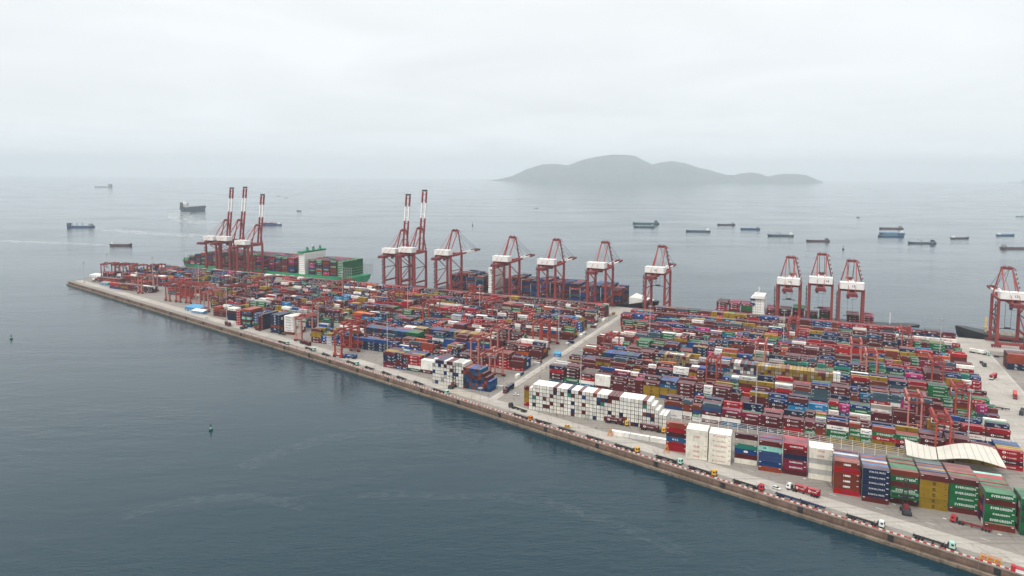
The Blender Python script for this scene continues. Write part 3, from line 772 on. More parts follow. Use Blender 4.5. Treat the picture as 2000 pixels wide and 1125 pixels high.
for k_, (uu, vv, cc) in enumerate([(-225.5, 463, 'grey'), (-225.5, 496, 'white'), (-225.5, 503, 'steelb'), (-225.5, 536, 'grey'), (-225.5, 542, 'maroon'), (-225.5, 612, 'grey'), (-225.5, 622, 'navy'), (-225.5, 652, 'white'), (-225.5, 662, 'grey'), (-227, 696, 'maroon2'), (-227, 704, 'grey'), (-227, 733, 'white'), (-227, 741, 'grey'), (-228, 775, 'yellow'), (-246, 772, 'white'), (-262, 775, 'grey')]):
    CONT.append(dict(u=uu, v=vv, z=0, L=6.06, H=2.59, c=cc, s=None, score=-1, label=None, rz=math.pi / 2 if k_ % 3 else 0, grp=None, endon=False))
# the 300 that show largest are things of their own; the rest is one mass
for d_ in CONT: d_.setdefault('endon', False)
order = sorted(range(len(CONT)), key=lambda i: -CONT[i]['score'])
SINGLE = [i for i in order[:300] if CONT[i]['score'] > 0]
seen_lab = {}
for i in SINGLE:
    d_ = CONT[i]; body, roof, door, bars = container_meshes(d_['L'], d_['H'])
    cc = C[d_['c']]; jit = random.uniform(.88, 1.12) if cc[1] < .5 else random.uniform(.96, 1.04); cc = tuple(x * jit for x in cc)
    o = put('shipping_container', body, None, W(d_['u'], d_['v'], d_['z']), YROT + d_['rz'], cc)
    tag(o, d_['label'], 'container', 'shipping containers of the yard')
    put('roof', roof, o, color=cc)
    dr = put('door', door, o, color=cc); put('locking_bar', bars, dr)
    if d_['s']:
        put('lettering', lettering_mesh(d_['s'], d_['L'], d_['H']), o)

class Mass:
    """many containers in one mesh, paint kept as a point attribute"""
    def __init__(s): s.v, s.f, s.c, s.m, s.n = [], [], [], [], 0
    def put(s, vs, fs, ms, colr):
        vs = np.asarray(vs, dtype=np.float64)
        s.v.append(vs); s.c.append(np.tile(np.array([*colr, 1.0]), (len(vs), 1)))
        for f, m in zip(fs, ms): s.f.append(tuple(i + s.n for i in f)); s.m.append(m)
        s.n += len(vs)
    def build(s, name):
        me = bpy.data.meshes.new(name); v = np.concatenate(s.v)
        me.from_pydata(v.tolist(), [], s.f)
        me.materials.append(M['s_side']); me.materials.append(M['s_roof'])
        me.polygons.foreach_set('material_index', s.m)
        at = me.attributes.new('paint', 'FLOAT_COLOR', 'POINT'); at.data.foreach_set('color', np.concatenate(s.c).astype(np.float32).ravel())
        me.update(); return put(name, me)
def box_template(L, H, endon):
    f = MB(); h, w = L / 2, CW / 2
    f.box(-h + .03, h - .03, -w + .05, w - .05, .05, H - .03)
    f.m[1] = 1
    for x in (-h, h - .15):
        for y in (-w, w - .15): f.box(x, x + .15, y, y + .15, 0, H)
    for y in (-w, w - .1): f.box(-h + .15, h - .15, y, y + .1, H - .14, H - .01, 0)
    for y in (-w, w - .1): f.box(-h + .15, h - .15, y, y + .1, 0, .15, 0)
    if endon:
        for y in (-.8, -.35, .35, .8): f.box(-h - .02, -h + .02, y - .03, y + .03, .15, H - .15)
        for x in (-h,): f.box(x, x + .1, -w + .15, w - .15, H - .14, H - .01); f.box(x, x + .1, -w + .15, w - .15, 0, .15)
    return np.array(f.v), f.f, f.m
_bt = {}
def mass_add(ms, u, v, z, L, H, rz, cc, s=None, endon=False, frame=None):
    k = (L, H, endon)
    if k not in _bt: _bt[k] = box_template(L, H, endon)
    vs, fs, mi = _bt[k]
    a = (YROT if frame is None else 0) + rz; ca, sa = math.cos(a), math.sin(a)
    p = W(u, v, z) if frame is None else Vector((u, v, z))
    def tr(q):
        q = np.asarray(q); return np.stack([q[:,0]*ca - q[:,1]*sa + p.x, q[:,0]*sa + q[:,1]*ca + p.y, q[:,2] + p.z], 1)
    ms.put(tr(vs), fs, mi, cc)
    if endon:                                               # dark rims: door seals, plus painted shade of the gaps between boxes
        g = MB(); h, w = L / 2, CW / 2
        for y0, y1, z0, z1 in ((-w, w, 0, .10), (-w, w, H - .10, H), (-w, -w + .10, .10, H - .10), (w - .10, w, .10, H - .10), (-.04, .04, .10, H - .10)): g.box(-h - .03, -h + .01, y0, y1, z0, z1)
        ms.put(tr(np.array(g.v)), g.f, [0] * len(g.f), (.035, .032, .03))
    if s:
        me = lettering_mesh(s, L, H)
        n = len(me.vertices); co = np.empty(n * 3); me.vertices.foreach_get('co', co); co = co.reshape(-1, 3).copy(); co[:, 1] -= .025
        lf = [tuple(pl.vertices) for pl in me.polygons]
        ms.put(tr(co), lf, [0] * len(lf), LCOL[SCHEME[s][1]])
single = set(SINGLE); mass = Mass()
for i, d_ in enumerate(CONT):
    if i in single: continue
    jit = random.uniform(.82, 1.16) if C[d_['c']][1] < .5 else random.uniform(.95, 1.05); cc = tuple(x * jit for x in C[d_['c']])
    rz = d_['rz'] if not d_['endon'] else math.pi / 2
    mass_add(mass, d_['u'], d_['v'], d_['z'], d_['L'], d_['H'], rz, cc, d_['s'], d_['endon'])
tag(mass.build('stacked_containers'), 'dense stacks of mixed shipping containers filling the yard', 'containers', kind='stuff')
print('containers', len(CONT), 'single', len(SINGLE))

# ------------------------------------------------------------------ quay cranes
def text_on(name, key, cx, y, cz, w, h, mat, parent):
    vs, fs = TX[key]
    return MB().add([(cx + x * w, y, cz + q * h) for x, q in vs], fs).build(name, mat, parent)
def quay_crane(u, v, hs, boom_up, label, number=None, spreader_z=None, red='sts_red', gap=11.3):
    o = thing('quay_crane', W(u, v), YROT, label, 'crane', 'ship-to-shore cranes along the far quay')
    Rm, D, Wm = M[red], M['sts_dark'], M['white']
    G, B = 50 * hs, 30.0                                    # girder height, rail gauge
    for y in (0, B):
        MB().box(-gap - 1.2, gap + 1.2, y - .9, y + .9, 3.2, 5.4).build('sill_beam', Rm, o)
        for x in (-gap, gap):
            b_ = MB().box(x - 4, x + 4, y - .7, y + .7, 1.2, 3.0)
            for q in (-3.2, -1.1, 1.1, 3.2): b_.cyl((x + q, y - .4, .6), (x + q, y + .4, .6), .6, 10)
            b_.build('bogie', D, o)
            MB().beam((x, y, 5.2), (x, y, G + 1), 2.6, 3.0, 0, 2.2, 2.5).build('leg', Rm, o)
    for x in (-gap, gap):
        MB().beam((x, 1, 14), (x, B - 1, 14), 1.3, 2.2).build('portal_tie', Rm, o)
        MB().beam((x, 1.2, 16), (x, B - 1.2, G * .62), .8, .8).beam((x, B - 1.2, G * .62), (x, 1.2, G - 4), .8, .8).build('diagonal_brace', Rm, o)
        MB().beam((x, 1.2, G * .62), (x, B - 1.2, G * .62), .8, .9).build('middle_tie', D, o)
        MB().beam((x, 0, G), (x, B, G), 1.5, 2.6).build('upper_tie', Rm, o)
    for y in (0, B): MB().box(-gap - 1, gap + 1, y - 1.0, y + 1.0, G - 1.6, G + 1.2).build('cross_beam', Rm, o)
    g = MB()
    for x in (-3.1, 3.1): g.box(x - .8, x + .8, -21, B + 4, G - 3.4, G - 1.0)
    for y in range(-20, int(B) + 4, 6): g.box(-2.3, 2.3, y, y + .6, G - 3, G - 1.6)
    g.build('girder', Rm, o)
    r = MB().box(-5.4, 5.4, -24, -14, G - 3.9, G - 3.4).box(-4.5, 4.5, -23.5, -15, G - 3.4, G - .6)
    for x in (-5.2, 5.2):
        for y in (-23.6, -20.5, -17.4, -14.4): r.box(x - .1, x + .1, y - .1, y + .1, G - 3.4, G - 2.1)
        r.box(x - .06, x + .06, -23.6, -14.4, G - 2.2, G - 2.05)
    r.build('rear_platform', D, o)
    h = MB().prism([(-10.6, -6.2), (10.6, -6.2), (11.4, -5.2), (11.4, 5.2), (10.6, 6.2), (-10.6, 6.2), (-11.4, 5.2), (-11.4, -5.2)], G + 1.3, G + 7.6)
    hh_ = h.build('machinery_house', Wm, o)
    MB().box(-11.5, 11.5, -6.4, 6.4, G + 7.6, G + 7.9).build('house_roof', Wm, hh_)
    if number: text_on('number', number, 1.5 if number != 'N14' else 6.5, -6.24, G + 4.6, 2.4, 2.3, M['dark'], hh_)
    # apex frame
    A = 79 * hs
    for sx in (-1, 1):
        MB().beam((sx * (gap - .4), B, G + 1), (sx * 4.4, B + 2.5, A), 1.3, 1.3, 0, 1.0, 1.0).build('apex_leg', D if sx > 0 else Rm, o)
        MB().beam((sx * 4.6, 8.5, G + 1), (sx * 4.4, B + 2.0, A - .5), .95, .95).build('apex_stay_post', M['tower_orange'], o)
        MB().cyl((sx * 4.2, B + 1.5, A), (sx * 3.1, -18, G - 1.2), .22, 6).build('back_stay', M['tower_orange'], o)
    a = MB().box(-5.2, 5.2, B + 1.2, B + 3.6, A - 1.8, A + .4).box(-6, 6, B + .4, B + 4.4, A + .4, A + .6)
    for x in (-3, -1.4, 1.4, 3): a.cyl((x - .3, B + 2.4, A + 1.2), (x + .3, B + 2.4, A + 1.2), .9, 10, 1)
    a.beam((5.5, B + 3, A + .3), (8.5, B + 4, A - 3), .5, .4)
    a.build('apex_beam', [Rm, D], o)
    lad = MB()                                              # ladder cages up the right apex leg, landings up the left legs
    for q in range(6):
        t = (q + .5) / 6; x = (gap - .4) + (4.4 - gap + .4) * t; z = G + 1 + (A - G - 1) * t
        lad.box(x + .6, x + 2.2, B - .6, B + 1.2, z, z + .25).box(x + .9, x + 2.0, B, B + .2, z + .2, z + 1.6)
    lad.build('apex_ladder', D, o)
    stw = MB()
    for q in range(9):
        z = 6 + q * (G - 8) / 9
        stw.box(-gap - 3.4, -gap - 1.2, -1.4, 1.2, z, z + .25).box(-gap - 3.4, -gap - 3.25, -1.4, 1.2, z + .25, z + 1.3)
        stw.beam((-gap - 2.3, -1.2 if q % 2 else 1.0, z), (-gap - 2.3, 1.0 if q % 2 else -1.2, z + (G - 8) / 9), .9, .25)
    stw.build('stair_tower', M['rope'], o)
    # boom
    hinge = Vector((0, B + 4.5, G - 2.2)); Lb = 84.0 * hs / 1.05 if boom_up else 64.0
    ang = math.radians(83 if boom_up else 1.0); bd = Vector((0, math.cos(ang), math.sin(ang)))
    def seg(t0, t1, mat, nm):
        s = MB()
        for x in (-3.1, 3.1): s.beam(hinge + bd * (Lb * t0) + Vector((x, 0, 0)), hinge + bd * (Lb * t1) + Vector((x, 0, 0)), 1.7, 2.4)
        k = 0
        n = max(2, int((t1 - t0) * 11))
        for k in range(n):
            q = hinge + bd * (Lb * (t0 + (t1 - t0) * (k + .5) / n)); s.beam(q - Vector((2.6, 0, 0)), q + Vector((2.6, 0, 0)), .6, .8)
        s.build(nm, mat, o)
    ta, tb = (.55, .80) if boom_up else (.36, .74)
    seg(0, ta, Rm, 'boom_root'); seg(ta, tb, Wm, 'boom_white_section'); seg(tb, .98, Rm, 'boom_tip')
    q = hinge + bd * Lb
    MB().beam(q - Vector((4.0, 0, 0)), q + Vector((4.0, 0, 0)), 2.2, 2.6).build('boom_end', M['sts_tip'], o)
    st = MB()
    apex = Vector((0, B + 2.8, A))
    for t in ((.45, .92) if not boom_up else (.36,)):
        for x in (-2.6, 2.6): st.cyl(apex + Vector((x, 0, 0)), hinge + bd * (Lb * t) + Vector((x, 0, .8)), .2, 6)
    st.build('fore_stay', M['rope'], o)
    # trolley, cab, ropes and spreader
    ty = -9.0 if number else 9.0
    MB().box(-4.2, 4.2, ty - 3, ty + 3, G - 5.2, G - 3.5).build('trolley', D, o)
    cab = MB().box(-4.6, -2.0, ty - 1.4, ty + 1.6, G - 7.8, G - 5.3).build('operator_cab', M['steel'], o)
    MB().box(-4.4, -2.2, ty - 1.46, ty - 1.40, G - 7.4, G - 5.9).build('window', M['glass'], cab)
    gon = MB()
    for x in (-4.4, 4.4): gon.box(x - .12, x + .12, ty - 2.2, ty - 2.0, G - 8.0, G - 5.2)
    gon.box(-4.4, 4.4, ty - 2.2, ty - 2.0, G - 8.1, G - 7.9)
    gon.build('maintenance_gondola', M['rope'], o)
    if spreader_z:
        ys = spreader_z[1]; zs = spreader_z[0]; rp = MB()
        for x in (-2.4, 2.4):
            for y in (ys - .7, ys + .7): rp.cyl((x, y, zs + 1.6), (x, y, G - 4), .09, 5)
        rp.build('hoist_rope', M['rope'], o)
        MB().box(-6.0, 6.0, ys - .5, ys + .5, zs, zs + .5).box(-6.1, -5.6, ys - 1.2, ys + 1.2, zs - .4, zs + .3).box(5.6, 6.1, ys - 1.2, ys + 1.2, zs - .4, zs + .3).box(-2.6, 2.6, ys - .8, ys + .8, zs + .5, zs + 1.7).build('spreader', M['dark'], o)
    return o
LAND_V = 790.0
QC = [ # apex picture point, boom up, number, spreader, colour, label
 ((442,430), True, None, None, 'sts_red', 'raised-boom quay crane at the bow end, leftmost of the three by the green ship'),
 ((468,430), True, None, None, 'sts_red', 'raised-boom quay crane in the middle of the three by the green ship'),
 ((503,440), True, None, None, 'sts_red', 'raised-boom quay crane nearest the bridge of the green ship, right of its pair'),
 ((788,450), True, None, None, 'sts_red', 'raised-boom quay crane just past the stern of the green ship'),
 ((820,446), True, None, None, 'sts_red', 'raised-boom quay crane standing right of its twin, tallest in mid-quay'),
 ((889,450), False, None, None, 'sts_red', 'lowered-boom quay crane, first to the right of the two mid-quay raised booms'),
 ((1001,463), False, None, None, 'sts_red', 'lowered-boom quay crane beside the white bridge of the black ship'),
 ((1087,468), False, None, None, 'sts_red', 'lowered-boom quay crane amidships of the black ship'),
 ((1182,473), False, None, None, 'sts_red', 'lowered-boom quay crane at the head of the cross street'),
 ((1293,481), False, 'N16', (33, 14), 'sts_red', 'lowered-boom quay crane over the bow of the black ship, spreader hanging'),
 ((1545,502), False, 'N15', (29, 12), 'sts_orange', 'quay crane numbered 15, spreader hanging high, leftmost of three'),
 ((1606,496), False, 'N14', (18, 36), 'sts_orange', 'quay crane numbered 14, tallest and middle of three'),
 ((1664,509), False, 'N13', (12, 36), 'sts_orange', 'quay crane numbered 13, right of three'),
 ((1967,523), False, 'N12', (16, 16), 'sts_red', 'quay crane numbered 12 beside the black bow, cut by the picture edge'),
]
for (ap, up, num, spz, red, lab) in QC:
    u, z = on_plane(*ap, LAND_V + 32)
    quay_crane(u, LAND_V, z / 79.0, up, lab, num, spz, red)

# ------------------------------------------------------------------ yard cranes on rubber tyres
def yard_crane_proto(mat, span=23.6, H=22.8):
    o = put('yard_crane', None)
    Rm, D = M[mat], M['rtg_dark']
    for y in (0, span):
        for x in (-3.6, 3.6):
            MB().beam((x, y, 1.9), (x, y, H - .6), 1.0, 1.25, 0, .85, 1.1).build('leg', Rm, o)
        MB().box(-5.8, 5.8, y - .55, y + .55, 1.3, 2.3).build('sill_beam', D, o)
        MB().beam((-3.4, y, 2.6), (3.4, y, 7.5), .25, .3).beam((3.4, y, 2.6), (-3.4, y, 7.5), .25, .3).box(-3.6, 3.6, y - .2, y + .2, 7.4, 7.9).build('leg_brace', Rm, o)
        for x in (-5.2, -3.4, 3.4, 5.2):
            MB().cyl((x, y - .45, .8), (x, y + .45, .8), .8, 14).build('wheel', M['rubber'], o)
        MB().box(-4.0, 4.0, y - .45, y + .45, H - 1.2, H - .2).build('end_tie', D, o)
    for x in (-3.6, 3.6):
        MB().box(x - .6, x + .6, -1.4, span + 1.4, H - .2, H + 1.2).build('girder', Rm, o)
        w = MB()
        xo = x + (1.0 if x > 0 else -1.0)
        w.box(xo - .45, xo + .45, -1.2, span + 1.2, H + .2, H + .3)
        for q in range(9): w.box(xo - .04, xo + .04, q * 2.9, q * 2.9 + .08, H + .3, H + 1.5)
        w.box(xo - .04, xo + .04, -1.2, span + 1.2, H + 1.42, H + 1.5)
        w.build('walkway', M['rtg_dark'], o)
    t = MB().box(-4.0, 4.0, 4.0, 8.2, H + 1.2, H + 1.7).box(-2.8, 1.4, 4.6, 7.4, H + 1.7, H + 3.1).box(1.8, 3.2, 4.8, 6.6, H + 1.7, H + 3.6)
    for x in (-1.6, .8): t.cyl((x - .7, 7.6, H + 2.2), (x + .7, 7.6, H + 2.2), .55, 10)
    t.build('trolley', D, o)
    c = MB().box(-5.2, -3.0, 8.4, 10.6, H - 3.4, H - 1.0).build('operator_cab', M['white'], o)
    MB().box(-5.0, -3.2, 8.34, 8.40, H - 3.0, H - 1.6).build('window', M['glass'], c)
    s = MB().box(-6.0, 6.0, 6.0, 6.9, H - 5.0, H - 4.6).box(-2, 2, 5.6, 7.3, H - 4.6, H - 3.9)
    for x in (-1.6, 1.6): s.cyl((x, 6.4, H - 4.0), (x, 6.4, H + 1.3), .07, 5)
    s.build('spreader', M['dark'], o)
    MB().box(-4.6, -1.0, -1.3, -.6, 2.4, 4.4).build('generator_box', M[mat], o)
    st = MB()
    for q in range(6): st.box(4.3, 5.5, -1.0, .6, 3 + q * 2.9, 3.2 + q * 2.9).beam((4.9, -.8 if q % 2 else .5, 3.1 + q * 2.9), (4.9, .5 if q % 2 else -.8, 6.0 + q * 2.9), .6, .15)
    st.build('stairs', D, o)
    return o
PROTO = {m: yard_crane_proto(m) for m in ('rtg_red', 'rtg_pale', 'rtg_dark')}
USED = set()
YC = [ # picture point of the near beam end at 21 m, paint, label
 ((200,516),'rtg_red','first of the row by the tip of the pier'), ((221,517),'rtg_dark','second of the row by the tip of the pier'), ((237,518),'rtg_dark','third of the row by the tip of the pier'), ((256,520),'rtg_red','fourth of the row by the tip of the pier'),
 ((292,519),'rtg_dark','standing alone beyond the pier-tip row'), ((273,540),'rtg_pale','by the pier-tip road in front of small stacks'),
 ((327,553),'rtg_red','first in the parked line behind the blue sheds'), ((347,555),'rtg_red','second in the parked line behind the blue sheds'), ((367,557),'rtg_red','third in the parked line behind the blue sheds'),
 ((386,560),'rtg_pale','fourth in the parked line behind the blue sheds'), ((402,571),'rtg_pale','closest of the parked line to the blue sheds'), ((448,560),'rtg_dark','over stacks behind the seven bays'), ((500,545),'rtg_red','over stacks in front of the green ship'),
 ((655,552),'rtg_red','in front of the stern of the green ship'), ((610,588),'rtg_red','mid-yard behind the white tall stack'), ((757,573),'rtg_red','in front of the two mid-quay raised booms'), ((831,593),'rtg_red','mid-yard, second behind the blue end-on wall'),
 ((917,572),'rtg_red','last block in front of the black ship bridge'), ((968,585),'rtg_red','second-last block in front of the black ship'), ((597,617),'rtg_pale','beside the white tall stack near the seawall'), ((698,626),'rtg_red','tall beside the open turning area'),
 ((660,648),'rtg_red','on the open turning area nearest the seawall'), ((920,666),'rtg_pale','behind the small white end-on wall'), ((957,688),'rtg_pale','right behind the blue end-on wall by the street'), ((970,642),'rtg_pale','left of the white office'),
 ((1048,632),'rtg_red','straight in front of the white office'), ((1078,627),'rtg_red','right behind the white office'), ((1180,664),'rtg_red','first past the cross street'), ((1548,632),'rtg_red','in front of crane 15'), ((1486,668),'rtg_pale','middle of the far-side yard'),
 ((1393,700),'rtg_red','behind the long end-on tan row'), ((1672,664),'rtg_pale','in front of crane 13'), ((1772,647),'rtg_red','far corner block close to the quay'), ((1702,690),'rtg_pale','behind the white reefer boxes'), ((1830,703),'rtg_red','near the wide road, middle block'),
 ((1885,770),'rtg_red','at the end of its block by the wide road'), ((1790,787),'rtg_pale','behind the white canopy, left'), ((1835,805),'rtg_red','straight behind the white canopy')]
PW = dict(rtg_red='orange', rtg_pale='faded pink', rtg_dark='rusty red')
for (pt, pm, where) in YC:
    u, v = ground(*pt, 23.4)
    rows = RV if u > -215 else LV
    if (u < -640) or pt == (660, 648) or pt == (1048, 632): vv = v
    else: vv = min((x - 3.2 for x in rows), key=lambda x: abs(x - v))
    if pm in USED: o = copy_tree(PROTO[pm])
    else: o = PROTO[pm]; USED.add(pm)
    o.location = W(u, vv); o.rotation_euler = (0, 0, YROT)
    tag(o, f'{PW[pm]} yard gantry crane {where}', 'gantry crane', 'rubber-tyred gantry cranes of the yard')

# ------------------------------------------------------------------ ships at the quay (local x towards the bow, y to port)
M['hull_green'] = paint('hull_green', (.012, .27, .12), .45, .12, .06, 0, .08)
M['hull_black'] = paint('hull_black', (.016, .018, .024), .45, .2, .06, 0, .12, (.10, .06, .05))
M['hull_red'] = paint('hull_antifouling_red', (.20, .045, .045), .6, .2, .06, 0, .1)
M['deck_green'] = paint('deck_green', (.03, .25, .13), .6, .15)
M['deck_grey'] = paint('deck_grey_brown', (.32, .27, .22), .7, .2, .2, 0, .2)
M['house'] = paint('ship_house_white', (.78, .77, .74), .5, .05, .2, 0, .08)
M['blue_f'] = paint('funnel_blue', (.01, .035, .13), .5, .1)
M['post_y'] = paint('derrick_cream', (.66, .50, .26), .5, .1)
def hull_rings(L, B, D, T, bow_flare=1.0, stern_w=.8, sheer=3.0):
    """section rings from stern to bow; each ring goes port rail, keel line, starboard rail"""
    R = []
    for t, wk, ww_, dz in ((0, stern_w, stern_w * .45, .6), (.05, stern_w + .08, stern_w * .75, .2), (.12, 1, .97, 0), (.5, 1, 1, 0), (.78, 1, .95, .2), (.88, .86, .62, .9), (.95, .55 * bow_flare, .22, sheer * .75), (.985, .28 * bow_flare, .06, sheer), (1.0, .06, .0, sheer)):
        x = -L / 2 + L * t
        xo = x - (L * .022 if t > .94 else 0)
        h = B / 2
        R.append([(x, h * wk, D + dz), (x - (x - xo) * .4, h * (wk * .75 + ww_ * .25), D * .5), (xo, h * max(ww_, .01), 0), (xo, h * max(ww_, .01) * .9, -T),
                  (xo, -h * max(ww_, .01) * .9, -T), (xo, -h * max(ww_, .01), 0), (x - (x - xo) * .4, -h * (wk * .75 + ww_ * .25), D * .5), (x, -h * wk, D + dz)])
    return R
def accommodation(o, x, B, z0, decks, mats, top=None, funnel=None, dx=13):
    """tall white bridge block with decks, wings and a window band"""
    h = MB()
    w = B / 2 - 1
    for k in range(decks):
        q = 0 if k < 2 else .6
        h.box(x - dx / 2 + q, x + dx / 2 - q, -w, w, z0 + k * 3, z0 + k * 3 + 2.75).box(x - dx / 2 - .6, x + dx / 2 + .6, -w - .4, w + .4, z0 + k * 3 + 2.75, z0 + k * 3 + 3.0)
    hb = h.build('bridge_block', M['house'], o)
    zt = z0 + decks * 3
    wn_ = MB()
    for k in range(1, decks):
        for sy in (-1, 1):
            for q in range(4): wn_.box(x - dx / 2 + 2 + q * 2.6, x - dx / 2 + 2.9 + q * 2.6, sy * (w + .02) - .03, sy * (w + .02) + .03, z0 + k * 3 + 1.1, z0 + k * 3 + 2.0)
    wn_.build('windows', M['glass'], hb)
    wh = MB().box(x - dx / 2 + 2, x + dx / 2, -B / 2 - 2, B / 2 + 2, zt, zt + 3).build('wheelhouse', M[top] if top else M['house'], o)
    MB().box(x - dx / 2 + 1.9, x + dx / 2 + .06, -B / 2 - 1, B / 2 + 1, zt + 1.2, zt + 2.3).build('window_band', M['glass'], wh)
    m_ = MB().cyl((x, 0, zt + 3), (x, 0, zt + 12), .35, 8).box(x - .2, x + .2, -3, 3, zt + 8, zt + 8.4).box(x - 1.6, x + 1.6, -.3, .3, zt + 10, zt + 10.5)
    for y in (-6, 5): m_.cyl((x - 2, y, zt + 3), (x - 2, y, zt + 5), .9, 8)
    m_.build('radar_mast', M['house'], o)
    if funnel:
        MB().loft([[(x - 16 + a, b_, z) for a, b_ in ((0, -3.5), (7, -3.5), (8, 0), (7, 3.5), (0, 3.5))] for z in (z0, zt + 3)]).build('funnel', M[funnel], o)
def ship(name, u_bow, u_stern, v_mid, B, D, hullm, label, z=WATER_Z, T=7, sheer=4.0):
    L = abs(u_bow - u_stern); right = u_bow > u_stern
    o = thing(name, W((u_bow + u_stern) / 2, v_mid, z), YROT + (0 if right else math.pi), label, 'ship', 'ships berthed at the far quay')
    R = hull_rings(L, B, D, T, sheer=sheer)
    MB().loft(R).build('hull', M[hullm], o)
    boot = [[(p[0], p[1] * 1.003 + (.05 if p[1] > 0 else -.05), zz) for p, zz in ((r[2], 2.0), (r[2], -.5), (r[5], -.5), (r[5], 2.0))] for r in R]
    MB().loft(boot, caps=False).build('boot_stripe', M['hull_red'], o)
    dk = [(r[0][0], r[0][1] * .97) for r in R] + [(r[7][0], r[7][1] * .97) for r in reversed(R)]
    n = len(R)
    return o, L, R
def deck_cargo(o, name, label, u_from, u_to, v_near, v_far, z0, tiers_fn, pal, gap=13.9, every=()):
    """bays of deck containers: near side, top and bay faces only where they can be seen"""
    ms = Mass(); u = u_from; i = 0
    rows = int((v_far - v_near) / 2.55)
    while u + 12.2 <= u_to:
        tf = tiers_fn(i); tn = tiers_fn(i + 1) if u + 2 * gap <= u_to else 0
        if tf:
            rowh = [max(1, tf + random.choice([0, 0, 0, -1]) if r else tf) for r in range(rows)]
            for r in range(rows):
                for t in range(rowh[r]):
                    hf = rowh[r - 1] if r else 0
                    if t >= hf or t == rowh[r] - 1 or t >= tn:
                        cc, ss = pal(i, r, t)
                        mass_add(ms, u + 6.1, v_near + 1.25 + 2.55 * r, z0 + t * 2.65, 12.19, 2.6, 0, tuple(x * random.uniform(.85, 1.15) for x in C[cc]), ss if t >= hf else None)
        u += gap; i += 1
    return tag(ms.build(name), label, 'containers', kind='stuff')
# the green ship
o, L, R = ship('container_ship', -1046, -652, 852, 54, 10.8, 'hull_green', 'long green-hulled container ship berthed under the three raised booms', sheer=5)
uvx = lambda u: (-(u - (-1046 - 652) / 2))                # local x of a yard u (bow to the left)
ax = uvx(on_plane(588, 500, 826)[0])
accommodation(o, ax, 52, 10.8, 11, None, 'deck_green', None, 12)
f = MB()
for y in (-16, 0, 14): f.cyl((ax - 2, y, 46.8), (ax - 2, y, 51), 2.4, 12, 0, 1.9).cyl((ax - 2, y, 51), (ax - 2, y, 52.4), 1.4, 12, 1)
f.build('funnel', [M['deck_green'], M['dark']], o)
lt = MB()                                                   # lashing bridge over the stern
for x in np.arange(-196, -176, 4.0):
    for y in (-26, 26): lt.box(x - .25, x + .25, y - .25, y + .25, 10.5, 27)
for z in (14, 18, 22, 26):
    for y in (-26, 26): lt.box(-196, -180, y - .2, y + .2, z, z + .3)
    lt.box(-196.4, -196, -26, 26, z, z + .3)
lt.build('lashing_bridge', M['steel'], o)
MB().cyl((190, 0, 15), (190, 0, 28), .5, 8, 0, .3).build('foremast', M['house'], o)
cr_ = MB()
for k, ch in enumerate('EVERGREEN'):
    vs, fs = raw_text(ch, .03)
    cr_.add([(uvx(-870 + k * 17) - x * 9, 27.15, 5.2 + y * 5.0) for x, y in vs], fs)
cr_.build('lettering', M['l_white'], o)
GP = [('green','evg'),('green','evgs'),('maroon',None),('maroon2',None),('blue',None),('navy','swo'),('red','mark'),('pink','one'),('brown',None),('maroon','tsl'),('maroon',None),('navy',None)]
def pal_g(i, r, t):
    if i >= 24: return ('green', 'evg')
    rr = random.Random(i * 31 + t * 7 + (r // 3) * 13); return GP[int(rr.random() * len(GP))]
u_acc = on_plane(588, 500, 826)[0]
deck_cargo(o, 'deck_containers', 'container stacks on the deck of the green ship', -1015, -664, 827.5, 876, WATER_Z + 11.4,
    lambda i: 0 if abs((-1015 + 13.9 * i + 6) - u_acc) < 12 else ([4, 6, 7, 8, 9, 9][min(i, 5)] if i < 24 else 9), pal_g)
# the black ship
ub, us = on_plane(1281, 600, 846)[0] + 4, -505
o, L, R = ship('container_ship', ub, us, 847, 42, 7.0, 'hull_black', 'black-hulled container ship with white bridge berthed mid-quay', sheer=5)
mid = (ub + us) / 2
ax = on_plane(962, 560, 830)[0] - mid
accommodation(o, ax, 40, 7.0, 11, None, None, None, 11)
MB().add([(L/2 - 34, -17.5, 8.4), (L/2 - 34, 17.5, 8.4), (L/2 - 7, 3, 12.6), (L/2 - 7, -3, 12.6), (L/2 - 34, -17.5, 17.0), (L/2 - 34, 17.5, 17.0)], [(0, 1, 5, 4), (0, 4, 3), (1, 2, 5), (4, 5, 2, 3), (0, 3, 2, 1)]).build('breakwater', M['house'], o)
MB().cyl((L / 2 - 16, 0, 16), (L / 2 - 16, 0, 30), .45, 8, 0, .25).build('foremast', M['house'], o)
BP = [('navy',None),('blue',None),('royal',None),('maroon',None),('maroon2',None),('navy','swo'),('navy','mark'),('red','tsl'),('steelb',None),('maroon','tsl'),('brown',None),('rust',None),('dullblue',None)]
def pal_b(i, r, t): rr = random.Random(i * 57 + t * 11 + (r // 3) * 5); return BP[int(rr.random() * len(BP))]
bt = [8, 9, 9, 8, 9, 9, 8, 9, 8, 8, 9, 8, 8, 8, 7, 8, 8, 7, 6, 6]
u_acc2 = ax + mid
deck_cargo(o, 'deck_containers', 'container stacks on the deck of the black mid-quay ship', us + 22, ub - 36, 828.5, 867, WATER_Z + 7.6,
    lambda i: 0 if abs((us + 22 + 13.9 * i + 6) - u_acc2) < 11 else bt[min(i, 19)], pal_b)
